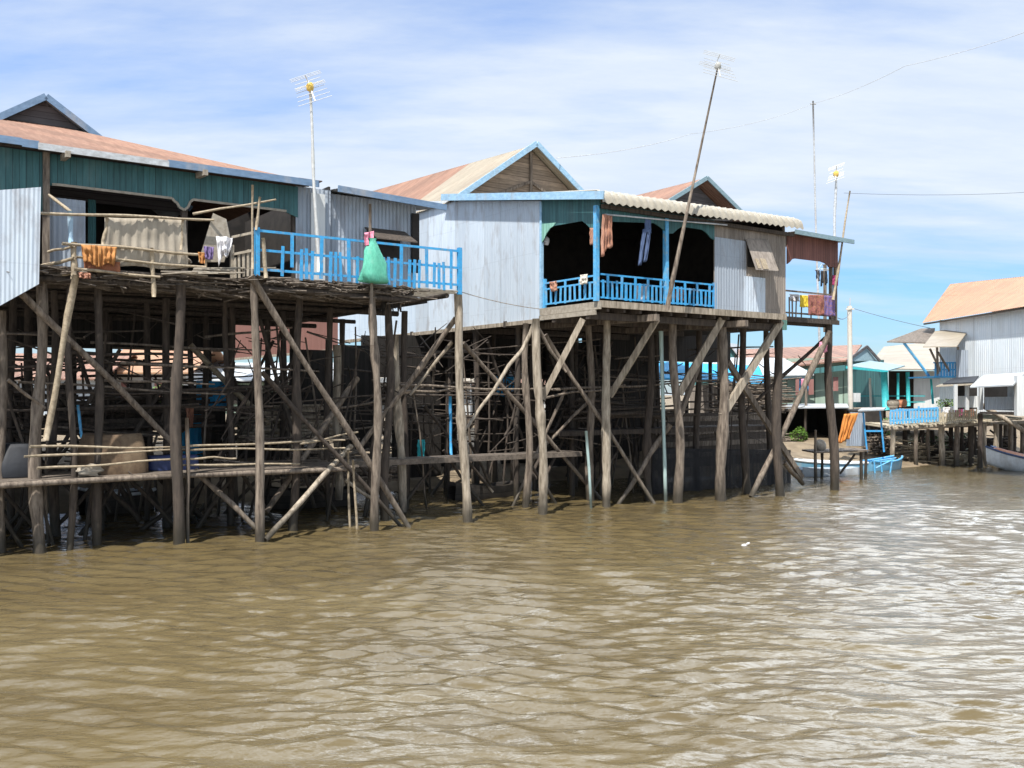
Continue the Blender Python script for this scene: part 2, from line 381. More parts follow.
# ---------------------------------------------------------------- sky, sun, camera
SUN = Vector((-.203, -.51, 1)).normalized()
w = bpy.data.worlds.new('World'); scene.world = w; w.use_nodes = True
nt = w.node_tree; n = N(nt); bg = nt.nodes['Background']
sky = n.add('ShaderNodeTexSky', sky_type='NISHITA'); sky.sun_disc = False
sky.sun_elevation = math.asin(SUN.z); sky.sun_rotation = math.atan2(SUN.x, SUN.y)
sky.air_density = 1.0; sky.dust_density = .6; sky.ozone_density = 1.5
tc = n.add('ShaderNodeTexCoord').outputs['Generated']
sp = n.add('ShaderNodeSeparateXYZ'); n.link(tc, sp.inputs[0])
zz = n.math('ADD', n.math('MAXIMUM', sp.outputs[2], 0.0), .16)
cv = n.add('ShaderNodeCombineXYZ')                         # thin cloud deck seen in plan
n.link(n.math('DIVIDE', sp.outputs[0], zz), cv.inputs[0]); n.link(n.math('DIVIDE', sp.outputs[1], zz), cv.inputs[1])
rot = n.add('ShaderNodeMapping'); rot.inputs['Rotation'].default_value = (0, 0, math.radians(-28)); rot.inputs['Scale'].default_value = (.55, 1.5, 1)
rot.inputs['Location'].default_value = (1.1, .4, 0)
n.link(cv.outputs[0], rot.inputs['Vector'])
big = n.noise(rot.outputs[0], .55, 5, .55)
fine = n.noise(rot.outputs[0], 1.9, 9, .62)
cl = n.math('ADD', n.math('MULTIPLY', big, .72), n.math('MULTIPLY', fine, .28))
# the cloud deck is thickest overhead and to the north of the boat, thin towards the horizon on the east
hor = n.ramp(sp.outputs[2], .02, .22)
mask = n.ramp(n.math('ADD', cl, n.math('MULTIPLY', hor, .20)), .49, .69)
mask = n.math('MULTIPLY', mask, .92)
tint = n.mix(n.ramp(sp.outputs[2], -.02, .30), (.56, .71, .88, 1), (.64, 1.0, 1.46, 1))
clear = n.mix(1.0, sky.outputs[0], tint, 'MULTIPLY')
# unseen bright cloud bank added above the view to brighten the river's reflections
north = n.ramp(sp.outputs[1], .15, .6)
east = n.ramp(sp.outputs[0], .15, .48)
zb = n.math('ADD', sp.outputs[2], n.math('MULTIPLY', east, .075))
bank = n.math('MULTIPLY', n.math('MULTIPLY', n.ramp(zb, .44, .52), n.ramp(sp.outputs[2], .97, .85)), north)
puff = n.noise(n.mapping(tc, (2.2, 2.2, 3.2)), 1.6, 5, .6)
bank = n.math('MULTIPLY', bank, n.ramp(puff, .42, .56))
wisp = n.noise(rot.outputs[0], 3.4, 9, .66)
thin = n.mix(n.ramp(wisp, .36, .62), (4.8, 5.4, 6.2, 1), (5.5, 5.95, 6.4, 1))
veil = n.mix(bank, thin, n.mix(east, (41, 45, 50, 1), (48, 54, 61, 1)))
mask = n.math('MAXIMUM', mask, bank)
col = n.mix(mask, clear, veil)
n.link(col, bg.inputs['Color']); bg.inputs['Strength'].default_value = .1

sl = bpy.data.lights.new('sun', 'SUN'); sl.energy = 4.8; sl.angle = math.radians(.5); sl.color = (1, .955, .88)
so = bpy.data.objects.new('sun', sl); COL.objects.link(so); so.rotation_euler = SUN.to_track_quat('Z', 'Y').to_euler()

cam = bpy.data.cameras.new('camera'); co = bpy.data.objects.new('camera', cam); COL.objects.link(co)
co.location = (0, 0, CAMZ); co.rotation_euler = (math.radians(90), 0, 0)
cam.sensor_width = 36; cam.lens = 36 * F / 1024; cam.shift_y = (HY - 384) / 1024
cam.clip_end = 9000; cam.clip_start = .1
scene.camera = co
scene.view_settings.view_transform = 'Standard'; scene.view_settings.look = 'None'
scene.view_settings.exposure = .68; scene.view_settings.gamma = 1
scene.cycles.max_bounces = 8; scene.cycles.use_denoising = True

# ---------------------------------------------------------------- river
def lines(*seg):
    out = []
    for a, b, st in seg:
        k = max(1, round((b - a) / st)); out += [a + (b - a) * i / k for i in range(k)]
    return out + [seg[-1][1]]
xs = np.array(lines((-4000, -200, 760), (-200, -40, 20), (-40, -12, .5), (-12, 12, .05), (12, 32, .2), (32, 70, 1), (70, 300, 30), (300, 4000, 740)))
ys = np.array(lines((-400, 0, 50), (0, 5, .25), (5, 15, .04), (15, 26, .08), (26, 36, .14), (36, 50, .3), (50, 70, 1), (70, 120, 10), (120, 320, 40)))
X, Y = np.meshgrid(xs, ys)
Z = np.zeros_like(X); r = np.random.RandomState(4)
fade = 1 / (1 + (np.maximum(np.hypot(X, Y) - 12, 0) / 26) ** 2)
fade *= (np.abs(X) < 60)
wx, wy = X + .12 * np.sin(Y * 1.3 + X * .7) + .2 * np.sin(X * .5), Y + .10 * np.sin(X * 1.7) + .16 * np.sin(X * .43 + Y * .6)
for i in range(60):
    lam = .11 * (6.6 ** (i / 59.0)); k = 2 * math.pi / lam
    th = math.radians(90 + r.normal(-8, 17))
    amp = .0108 * lam * r.uniform(.6, 1.4)
    env = .55 + .45 * np.sin(X * r.uniform(.2, .7) + Y * r.uniform(.2, .7) + r.uniform(0, 6))
    s = np.sin(k * (wx * math.cos(th) + wy * math.sin(th)) + r.uniform(0, 6.28))
    Z += amp * env * (s + .25 * s * s)
Z *= fade
me = bpy.data.meshes.new('river_water'); nx, ny = len(xs), len(ys)
me.vertices.add(nx * ny); me.vertices.foreach_set('co', np.stack([X, Y, Z], -1).ravel())
ii = (np.arange(ny - 1)[:, None] * nx + np.arange(nx - 1)[None, :]).ravel()
quads = np.stack([ii, ii + 1, ii + nx + 1, ii + nx], -1).ravel()
me.loops.add(len(quads)); me.loops.foreach_set('vertex_index', quads)
me.polygons.add(len(ii)); me.polygons.foreach_set('loop_start', np.arange(len(ii)) * 4); me.polygons.foreach_set('loop_total', np.full(len(ii), 4))
me.polygons.foreach_set('use_smooth', np.ones(len(ii), bool)); me.update(calc_edges=True)
m, nt, b = _nt('muddy_river'); n = N(nt)
oc = n.add('ShaderNodeTexCoord').outputs['Object']
silt = n.noise(n.mapping(oc, (.22, .5, 1)), 1.0, 4)
h1 = n.noise(n.mapping(oc, (1.0, 2.8, 1)), 1.7, 3, .5); h2 = n.noise(n.mapping(oc, (1.5, 3.2, 1)), 5.0, 3, .55)
hh = n.math('ADD', n.math('MULTIPLY', h1, .9), n.math('MULTIPLY', h2, .30))
bp = n.add('ShaderNodeBump'); bp.inputs['Strength'].default_value = .42; bp.inputs['Distance'].default_value = .08
n.link(hh, bp.inputs['Height'])
# silt suspended in the water scatters light whatever the ripples do; the surface mirrors the sky by Fresnel
nt.nodes.remove(b)
df = n.add('ShaderNodeBsdfDiffuse'); n.link(n.mix(n.ramp(silt, .35, .65), (.098, .073, .034, 1), (.122, .093, .045, 1)), df.inputs['Color'])
up = n.add('ShaderNodeCombineXYZ'); up.inputs[2].default_value = 1; n.link(up.outputs[0], df.inputs['Normal'])
gl = n.add('ShaderNodeBsdfGlossy'); gl.inputs['Roughness'].default_value = .17; n.link(bp.outputs[0], gl.inputs['Normal'])
fr = n.add('ShaderNodeFresnel'); fr.inputs['IOR'].default_value = 1.52; n.link(bp.outputs[0], fr.inputs['Normal'])
mx = n.add('ShaderNodeMixShader'); n.link(fr.outputs[0], mx.inputs[0]); n.link(df.outputs[0], mx.inputs[1]); n.link(gl.outputs[0], mx.inputs[2])
n.link(mx.outputs[0], nt.nodes['Material Output'].inputs['Surface'])
me.materials.append(m)
o = bpy.data.objects.new('river_water', me); COL.objects.link(o); o['kind'] = 'structure'

# ---------------------------------------------------------------- ground: river bed and bank, one sheet out to the horizon
def shore(u): 
    t = min(1, max(0, (u - 20) / 10)); return 26.2 + (22.9 - 26.2) * t * t * (3 - 2 * t)
def ground_z(u, v):
    s = v - shore(u)
    z = -1.4 + 1.4 * max(0, min(1, (s + 4) / 4)) if s < 0 else min(1.0, s * .28) + min(.5, max(0, s - 4) * .04)
    return z + .16 * mnoise.noise(Vector((u * .6, v * .6, 0))) + .06 * mnoise.noise(Vector((u * 2.2, v * 2.2, 3)))
us = lines((-4000, -60, 985), (-60, -8, 4), (-8, 50, .4), (50, 90, 4), (90, 4000, 980)); vs_ = lines((-1000, 16, 250), (16, 21, 1), (21, 36, .35), (36, 70, 2), (70, 200, 26), (200, 4000, 950))
mb = MB(); mb.v = [(u, v, ground_z(u, v)) for v in vs_ for u in us]
k = len(us); mb.f = [(j * k + i, j * k + i + 1, (j + 1) * k + i + 1, (j + 1) * k + i) for j in range(len(vs_) - 1) for i in range(k - 1)]
single('ground', mb, 'earth', None, None, (0, 0, 0), 'H', smooth=True, kind='structure')
# ================================================================ helper parts for houses
def rails(T, name, a, b, rail_zs, z0, mat_, bal, post, r=.025, flat=True, label=None, base_mat=None, sticks=None):
    """a balustrade from a to b (frame points, z ignored): rail_zs = heights of long rails; bal = [(fraction, ztop, zbottom, width)]"""
    a, b = Vector((a[0], a[1], 0)), Vector((b[0], b[1], 0))
    mb = MB()
    for z in rail_zs:
        mb.beam(a + Vector((0, 0, z)), b + Vector((0, 0, z)), r * 1.3, r * 2)
    root = mb.build(name, base_mat or mat_, T, label=label)
    d = (b - a).normalized(); nrm = Vector((d.y, -d.x, 0)) * (r * .9)
    for q, zt, zb, wd in bal:
        p = a.lerp(b, q) + nrm
        m2 = MB(); m2.beam(p + Vector((0, 0, zb + rnd.uniform(-.015, .015))), p + d * rnd.uniform(-.022, .022) + Vector((0, 0, zt + rnd.uniform(-.02, .02))), wd * rnd.uniform(.85, 1.12), .018, up=(-d.y, d.x, 0))
        m2.build('baluster', mat_, root, T=T)
    for q, zt, zb, wd in post:
        p = a.lerp(b, q)
        m2 = MB(); m2.beam(p + Vector((0, 0, zb)), p + Vector((0, 0, zt)), wd, wd)
        m2.build('post', mat_, root, T=T)
    return root

# ================================================================ HOUSE 1: green fronted house with the hipped rusty roof
T1 = Thing('stilt_house', 'long stilt house with teal plank front, rusty hipped roof and bright blue deck railing', 'house', (5, 21, 0), 'H', 'wooden houses on stilts')
Z1 = 5.42
def uof(x, v): return P(x, 300, v).x
# deck of laths and boards
mb = MB()
v = 18.62
while v < 21.2:
    u0 = uof(255, 18.62) if v < 19.35 else -3.0
    wd = .11
    mb.box((u0 - rnd.uniform(0, .12), v, Z1 - .05 + rnd.uniform(0, .012)), (uof(411, 18.62) + rnd.uniform(-.15, .2), v + wd, Z1 - .008)); v += wd + .018
mb.build('deck', 'board', T1)
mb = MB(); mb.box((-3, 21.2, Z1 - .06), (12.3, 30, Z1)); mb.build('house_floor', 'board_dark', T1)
mb = MB()        # loose slats of the open corner
for i in range(9):
    vv = 18.62 + i * .2
    mb.beam((uof(405, 18.62), vv, Z1 - .03), (uof(461, 18.62) + rnd.uniform(-.1, .1), vv + rnd.uniform(-.04, .06), Z1 - .03), .05, .03)
mb.build('corner_slats', 'board_pale', T1)
mb = MB()        # ragged ends of sticks and palm ribs along the deck edge
for i in range(170):
    u = rnd.uniform(6.9, 10.6); vv = 18.6
    a = Vector((u, vv + rnd.uniform(0, .5), Z1 - rnd.uniform(.05, .13)))
    mb.path([a, a + Vector((rnd.uniform(-.5, .5), rnd.uniform(-.5, -.3) * .4 - .06, rnd.uniform(-.10, .06)))], rnd.uniform(.006, .016), 4)
for i in range(110):
    u = rnd.uniform(2.2, 7); vv = 19.35
    a = Vector((u, vv + rnd.uniform(0, .5), Z1 - rnd.uniform(.05, .16)))
    mb.path([a, a + Vector((rnd.uniform(-.6, .6), rnd.uniform(-.3, -.1), rnd.uniform(-.08, .06)))], rnd.uniform(.006, .018), 4)
for i in range(260):
    left = i % 2; u = rnd.uniform(2.2, 7) if left else rnd.uniform(6.9, 10.5); vv = (19.4 if left else 18.65) + rnd.uniform(0, .7)
    a = Vector((u, vv, Z1 - rnd.uniform(.12, .34)))
    mb.path([a, a + Vector((rnd.uniform(-.8, .8), rnd.uniform(-.25, .25), rnd.uniform(-.10, .05)))], rnd.uniform(.008, .022), 5)
mb.build('edge_sticks', 'board', T1)
mb = MB()
for i in range(28):
    a = Vector((10.25 + rnd.gauss(0, .12), 19.0 + rnd.uniform(0, .6), Z1 - .1))
    mb.path([a, a + Vector((rnd.uniform(-.12, .12), rnd.uniform(-.1, .05), -rnd.uniform(.2, .5)))], rnd.uniform(.008, .02), 4)
mb.build('hanging_thatch', 'board_dark', T1)
# joists across, girders along
for i, u in enumerate(np.arange(-2.4, 12.2, .92)):
    v0 = 18.75 if u > 6.9 else 19.45
    mb = MB(); mb.pole((u, v0, Z1 - .13), (u + rnd.uniform(-.1, .1), 29.5, Z1 - .13), .055, .05, 7, 6, .03)
    mb.build('joist', 'wood_dark', T1, True)
for vv, ua, ub, z in ((18.8, 6.8, 10.6, .25), (19.6, -3, 10.6, .26), (20.35, -3, 10.5, .24), (22.6, -3, 12.2, .27), (25.2, -3, 12.2, .27), (28, -3, 12.2, .27)):
    mb = MB(); mb.pole((ua, vv, Z1 - z), (ub, vv, Z1 - z + rnd.uniform(-.03, .03)), .075, .065, 8, 10, .04)
    mb.build('girder', 'wood_dark', T1, True)
for vv in np.arange(19.0, 28, .62):      # thin laths tied under the floor
    mb = MB(); mb.pole((-3 if vv > 19.7 else 6.9, vv, Z1 - .2), (10.6, vv + rnd.uniform(-.2, .2), Z1 - .2 + rnd.uniform(-.04, .02)), .028, .022, 5, 8, .05)
    mb.build('lath', 'wood_dark', T1, True)
# front wall: teal plank valance with its notched bottom
VW = 21.0
def px(pts, v): return [P(x, y, v) for x, y in pts]
top = lambda x: Vector((uof(x, VW), VW, 7.86))
bot = px([(52, 185.5), (60, 186), (172, 199.3), (174, 202), (177, 204), (179, 208), (184, 211), (188, 208), (190, 203), (193, 200.6), (254, 208), (286, 212)], VW)
mb = MB(); mb.slab([top(47)] + [Vector((top(47).x, VW, bot[0].z))] + bot + [Vector((top(298).x, VW, bot[-1].z - .1)), top(298)], (0, .04, 0)); mb.build('valance', 'green_plank', T1)
mb = MB()
for a, b in zip(bot, bot[1:]): mb.beam(a + Vector((0, -.012, .02)), b + Vector((0, -.012, .02)), .03, .05)
mb.build('valance_trim', 'board_pale', T1)
mb = MB(); mb.slab([Vector((-4, VW - .03, 7.86)), Vector((-4, VW - .03, 6.6)), Vector((uof(45, VW), VW - .03, 6.6)), Vector((uof(45, VW), VW - .03, 7.86))], (0, .04, 0)); mb.build('side_panel', 'green_plank', T1)
mb = MB(); mb.corr((uof(47, VW), VW + .06, Z1), (uof(86, VW), VW + .06, Z1), (uof(86, VW), VW + .06, 7.0), (uof(47, VW), VW + .06, 7.0)); mb.v = mb.v
mb.build('front_wall', 'tin_grey', T1)
mb = MB(); mb.corr((uof(88, 21.9), 21.9, Z1), (uof(96, 21.9), 21.9, Z1), (uof(96, 21.9), 21.9, 7.2), (uof(88, 21.9), 21.9, 7.2)); mb.build('door_leaf', 'green_plank', T1)
mb = MB(); mb.corr((uof(296, VW), VW + .02, Z1), (uof(331, VW), VW + .02, Z1), (uof(331, VW), VW + .02, 7.88), (uof(296, VW), VW + .02, 7.88)); mb.build('front_wall', 'tin_grey', T1)
mb = MB(); mb.box((uof(311, VW - .05), VW - .06, Z1), (uof(325, VW - .05), VW - .03, 7.75)); mb.build('corner_panel', 'wall_white', T1)
for x, vv, z0, z1, m_ in ((46, 20.95, Z1, 7.86, 'wood'), (184, 21.15, Z1, 7.2, 'wood_dark'), (294, 21.1, Z1, 7.8, 'wood_dark')):
    mb = MB(); mb.box((uof(x, vv) - .06, vv - .06, z0), (uof(x, vv) + .06, vv + .06, z1)); mb.build('wall_post', m_, T1)
# rooms behind
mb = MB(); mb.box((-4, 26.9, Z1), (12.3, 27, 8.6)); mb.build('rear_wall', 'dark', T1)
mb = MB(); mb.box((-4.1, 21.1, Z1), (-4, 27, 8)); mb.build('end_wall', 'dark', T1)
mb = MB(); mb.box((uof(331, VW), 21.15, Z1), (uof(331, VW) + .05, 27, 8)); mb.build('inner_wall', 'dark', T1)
mb = MB(); mb.box((2.6, 23.6, Z1), (4.4, 24.2, Z1 + 1.1)); mb.box((2.65, 23.7, Z1 + 1.1), (4.3, 24.1, Z1 + 1.5)); mb.build('cupboard', 'board_dark', T1)
# hipped skirt roof
EZ, EV, ER = 7.89, 20.55, 8.9
c = 4.45
mb = MB()
mb.corr((-7, EV, EZ), (ER, EV, EZ), (ER - c, EV + c, EZ + 1.55), (-7, EV + c, EZ + 1.55), .17, .022)
mb.build('front_roof', 'roof_rust', T1)
mb = MB(); mb.corr((ER, EV, EZ), (ER, EV + 9, EZ), (ER - c, EV + 4.6, EZ + 1.55), (ER - c, EV + c, EZ + 1.55), .12, .012); mb.build('end_roof', 'roof_rust_side', T1)
mb = MB(); mb.box((-7, EV + .25, EZ - .035), (ER, EV + .31, EZ + .05)); mb.build('eave_batten', 'wood_dark', T1)
for x0, x1, m_, dz, h in ((-60, 22, 'trim_slate', .02, .14), (22, 39, 'trim_slate', .0, .15), (38, 169, 'trim_white', -.02, .13), (168, 319, 'trim_slate', -.01, .15)):
    mb = MB(); mb.beam((uof(x0, EV - .03), EV - .03 - (.004 if m_ == 'trim_white' else 0), EZ + dz), (uof(x1, EV - .03), EV - .03, EZ + dz), .035, h); mb.build('fascia', m_, T1)
mb = MB(); mb.box((uof(286, EV) + .3, EV - .02, EZ + .055), (uof(322, EV), EV + .5, EZ + .075)); mb.build('rusty_patch', 'roof_rust', T1)
for x in (67, 204):
    mb = MB(); mb.beam((uof(x, EV), EV - .14, EZ - .12), (uof(x, EV), EV + 1, EZ - .05), .09, .12); mb.build('rafter_end', 'board_pale', T1)
# gablet above
ga, gr = Vector((3.95, 24.98, 10.06)), .67
hw = 3.4
mb = MB()
for sgn in (-1, 1):
    f0 = ga + Vector((sgn * hw, -.25, -gr * hw)); a0 = ga + Vector((0, -.25, 0))
    mb.corr(a0, a0 + Vector((0, 9.5, 0)), f0 + Vector((0, 9.5, 0)), f0, .12, .012)
mb.build('gable_roof', 'roof_grey', T1)
mb = MB(); mb.slab([ga + Vector((0, 0, -.06)), ga + Vector((-hw, 0, -gr * hw - .06)), ga + Vector((hw, 0, -gr * hw - .06))], (0, .06, 0)); mb.build('gable_wall', 'gable_grey', T1)
mb = MB()
for sgn in (-1, 1): mb.beam(ga + Vector((0, -.28, .0)), ga + Vector((sgn * hw, -.28, -gr * hw)), .04, .15)
mb.build('gable_trim', 'trim_slate', T1)
# the grey annex to its right
AU0, AU1 = uof(331, 21.2), uof(446, 20.6)
mb = MB(); mb.corr((AU0, 21.2, Z1 - .05), (uof(416, 21.2), 21.2, Z1 - .05), (uof(416, 21.2), 21.2, 7.85), (AU0, 21.2, 7.85)); mb.build('annex_wall', 'tin_grey', T1)
mb = MB(); mb.corr((uof(416, 21.2), 21.2, Z1 - .05), (uof(416, 21.2), 27, Z1 - .05), (uof(416, 21.2), 27, 8.2), (uof(416, 21.2), 21.2, 7.85)); mb.build('annex_side_wall', 'tin_grey', T1)
mb = MB(); mb.corr((AU0 - .1, 20.62, 7.86), (AU1, 20.62, 7.75), (AU1, 27.2, 8.45), (AU0 - .1, 27.2, 8.5), .12, .012); mb.build('annex_roof', 'roof_grey', T1)
mb = MB(); mb.beam((AU0 - .1, 20.58, 7.85), (AU1, 20.58, 7.74), .04, .15); mb.build('annex_fascia', 'trim_slate', T1)
win = px([(367, 229), (400, 231), (400, 250), (367, 248)], 21.17)
mb = MB(); mb.slab([win[0], win[1], win[1] - Vector((0, 0, .7)), win[0] - Vector((0, 0, .7))], (0, -.02, 0)); wob = mb.build('window', 'dark', T1)
mb = MB(); hd = win[0].z; u0, u1 = win[0].x - .1, win[1].x + .1
mb.slab([(u0, 21.1, hd), (u1, 21.1, hd), (u1, 20.45, hd - .34), (u0, 20.45, hd - .34)], (0, .01, .03)); mb.build('window_flap', 'wood_dark', wob, T=T1)
mb = MB(); mb.box((uof(412, 21.1), 21.08, 6.1), (uof(419, 21.1), 21.14, 7.6)); mb.build('dark_gap_strip', 'dark', T1)  # dark strip painted in for the shaded gap beside the annex

# blue railing on the right-hand deck
ra, rb = P(257, 250, 18.62), P(459.5, 250, 18.62)
L = rb.x - ra.x
def qx(x): return (uof(x, 18.6) - ra.x) / L
zt, zm, zb = Z1 + .90, Z1 + .53, Z1 + .12
bal = [(qx(x), zt, zz_, .07) for x, zz_ in ((292, zb + .08), (321, zb - .1), (349, zb - .1), (401, zb - .12), (427, zb - .12), (451, zb - .1))]
bal += [(qx(x), zm + .06 + rnd.uniform(-.03, .03), zb - .14 + rnd.uniform(-.03, .03), .065) for x in (282, 301, 306.5, 312, 330, 335.5, 341, 357, 366, 384, 389, 394.5, 409, 414, 419, 434, 439, 444)]
root = rails(T1, 'railing', ra, rb, (zt, zm - .02, zb), Z1, 'paint_blue', bal, [(0, zt + .06, Z1 - .02, .09), (1, zt + .08, Z1 - .1, .09)])
# unpainted return at its left end
sa, sb = (uof(254, 18.66), 18.68), (uof(232, 19.5), 19.5)
rails(T1, 'railing', sa, sb, (Z1 + .86, Z1 + .5), Z1, 'board_pale', [(.12, Z1 + .55, Z1, .07), (.3, Z1 + .55, Z1, .08), (.5, Z1 + .5, Z1, .08), (.7, Z1 + .48, Z1, .08), (.88, Z1 + .44, Z1, .08)], [(1, Z1 + .7, Z1, .07)], label='unpainted slat railing')
for a, b, wd, m_ in (((263, 238), (266, 278), 4, 'bamboo'), ((252.5, 185), (252.5, 269), 2.4, 'bamboo'), ((260, 197), (256, 230), 2.6, 'bamboo')):
    mb = MB(); p, q = P(*a, 18.56), P(*b, 18.56); mb.pole(p, q, wd / 2 / F * 19, wd / 2 / F * 19, 6, 5, .01); mb.build('upright_stick', m_, T1, True)
mb = MB(); mb.pole(P(193, 214, 19.5), P(276, 199.5, 18.45), .028, .02, 6, 6, .03); mb.build('cross_stick', 'bamboo', T1, True)
# bamboo fence round the left-hand deck
fb = 19.28
rootf = None
mb = MB()
for a, b, r_ in (((62, 243.5), (207, 255), .032), ((76, 257), (206, 267), .028), ((74, 269), (160, 277), .032)): mb.pole(P(*a, fb), P(*b, fb), r_, r_ * .85, 7, 8, .03)
for a, b, r_ in (((36, 268), (74, 258), .04), ((38, 276.5), (84, 271), .03), ((48, 252), (74, 246), .028)): mb.pole(P(*a, 19.85), P(*b, fb - .02), r_, r_ * .9, 7, 5, .03)
rootf = mb.build('bamboo_fence', 'bamboo', T1, True)
for a, b, r_ in (((74, 242), (74, 279), .06), ((152, 248), (154, 297), .045), ((107, 218), (103, 246), .035), ((183, 218), (181, 250), .03), ((206, 250), (205, 276), .03)):
    mb = MB(); mb.pole(P(*a, fb + .06), P(*b, fb + .06), r_, r_, 7, 5, .02); mb.build('post', 'bamboo', rootf, True, T=T1)
mb = MB(); mb.pole(P(70, 211, fb + .1), P(71, 246, fb + .1), .05, .05, 8, 4, .0); mb.build('post', 'trim_blue', rootf, True, T=T1, label='light blue post')
mb = MB(); mb.pole(P(36, 213, fb), P(214, 220, fb), .03, .024, 7, 10, .03); mb.build('clothes_pole', 'bamboo', T1, True)
mb = MB(); mb.pole(P(49, 195, 20.4), P(71, 212, fb + .1), .03, .03, 6, 4, .0); mb.build('prop_stick', 'bamboo', T1, True)
mb = MB()
for i in range(14):
    a = P(rnd.uniform(160, 250), rnd.uniform(268, 277), rnd.uniform(18.9, 19.4)); mb.beam(a, a + Vector((rnd.uniform(.4, 1.1), rnd.uniform(-.4, .2), rnd.uniform(-.03, .08))), rnd.uniform(.05, .1), .025)
mb.build('loose_boards', 'board_pale', T1)
# the pale tin sheet shielding the left end
mb = MB(); a, b, c_, d = P(-40, 328, 19.15), P(39, 284, 19.15), P(41, 187, 19.15), P(-40, 193, 19.15); mb.corr(a, b, c_, d, .085, .0045); mb.build('tin_screen', 'tin_pale', T1)
# ---- stilts
for a in ((1.5, 318, 2, 553, 10, 'wood', 4.6), (41, 284, 40, 553, 12, 'wood', 5.3), (70, 300, 69, 551, 7, 'wood_dark', 5.2), (98, 300, 98, 546, 9, 'wood_dark', 5.2),
          (181, 300, 177, 545, 12, 'wood_dark', 5.2), (254, 285, 261, 543, 9, 'wood', 5.37), (300, 300, 292, 531, 9, 'wood_dark', 5.2),
          (372, 293, 376, 532, 9, 'wood', 5.30), (388, 300, 387, 521, 9, 'wood_dark', 5.2), (458, 330, 467, 523, 9.5, 'wood_pale', 5.36)):
    stilt(T1, *a[:5], m=a[5], top=a[6])
mb = MB(); mb.pole(P(370, 204, 18.5), P(372, 345, 18.5), .032, .04, 8, 6, .02); mb.build('tall_stick', 'wood', T1, True)
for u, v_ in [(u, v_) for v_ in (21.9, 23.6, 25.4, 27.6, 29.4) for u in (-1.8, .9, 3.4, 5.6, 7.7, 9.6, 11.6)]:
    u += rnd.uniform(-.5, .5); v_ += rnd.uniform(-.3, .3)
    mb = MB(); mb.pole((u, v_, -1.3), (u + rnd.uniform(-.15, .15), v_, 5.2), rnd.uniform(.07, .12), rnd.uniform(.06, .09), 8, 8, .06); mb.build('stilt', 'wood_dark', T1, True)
mb = MB(); mb.pole(P(337, 345, 22.5), P(339, 500, 22.5), .1, .085, 9, 8, .05); mb.build('stilt', 'wood_pale', T1, True)
mb = MB(); mb.pole(P(395, 335, 20.9), P(403, 512, 20.9), .10, .11, 9, 8, .04); mb.build('stilt', 'wood_pale', T1, True)
for a in (((18, 290), (178, 448), 8, 'wood', 19.5, 20.6), ((76, 275), (46, 440), 7, 'bamboo', 19.25, 19.6), ((251, 276), (411, 531), 7, 'wood', 18.55, 18.9), ((262, 372), (405, 531), 5, 'wood_dark', 19.6, 19.2),
          ((351, 446), (265, 540), 6, 'wood_pale', 19.8, 18.6), ((357, 378), (266, 512), 6, 'wood', 21.2, 20.2), ((195, 470), (256, 528), 6, 'wood', 20.2, 19.4),
          ((456, 318), (358, 450), 6, 'wood', 19.1, 20.6), ((452, 342), (410, 395), 3.4, 'wood_pale', 19.6, 20.2), ((8, 380), (45, 408), 4, 'wood', 19.6, 19.9),
          ((190, 345), (298, 453), 6, 'bamboo', 24.5, 24.0), ((345, 480), (392, 512), 4, 'wood_pale', 20.4, 20.2), ((140, 520), (92, 470), 5, 'wood_dark', 22, 22.2), ((205, 520), (150, 470), 5, 'wood_dark', 22.6, 22.6), ((136, 535), (180, 500), 5, 'wood_dark', 22, 22)):
    brace(T1, *a[:3], m=a[3], va=a[4], vb=a[5])
for i in range(26):
    u = rnd.uniform(-1, 11); v_ = rnd.choice((22.2, 23.8, 25.6, 27.8)); s = rnd.choice((-1, 1))
    mb = MB(); mb.pole((u, v_, rnd.uniform(-.3, .8)), (u + s * rnd.uniform(1.2, 2.8), v_ + rnd.uniform(-.4, .4), rnd.uniform(2.6, 4.9)), .05, .045, 7, 6, .04); mb.build('brace', 'wood_dark', T1, True)
for i in range(22):
    u = rnd.uniform(-2, 7); v_ = rnd.choice((21.7, 23.4, 25.2, 27.4)); z = rnd.choice((2.2, 2.7, 3.1, 3.5, 3.9))
    mb = MB(); mb.pole((u, v_, z), (u + rnd.uniform(2.5, 5.5), v_ + rnd.uniform(-.2, .2), z + rnd.uniform(-.12, .12)), .04, .035, 6, 6, .05); mb.build('cross_pole', 'wood_dark', T1, True)
mb = MB(); mb.box((-3, 28.2, 4.35), (9.7, 29.6, 5.3)); mb.box((-3, 29.65, 4.9), (9.9, 35, 5.3)); mb.build('dark_fill_box', 'board_dark', T1)  # added dark boxes that keep the space under the floor black
for u0_, u1_, z0_, z1_ in ((-2.5, .4, .6, 3.0), (.9, 2.6, .6, 2.6), (3.0, 4.3, .6, 3.0), (6.0, 7.6, .7, 2.9), (8.0, 9.9, .7, 3.3), (10.3, 13.2, .6, 3.1)):
    mb = MB(); mb.box((u0_, 29.7, z0_), (u1_, 29.78, z1_)); mb.build('plank_screen', 'board_dark', T1)  # added dark panels covering the bright bank behind
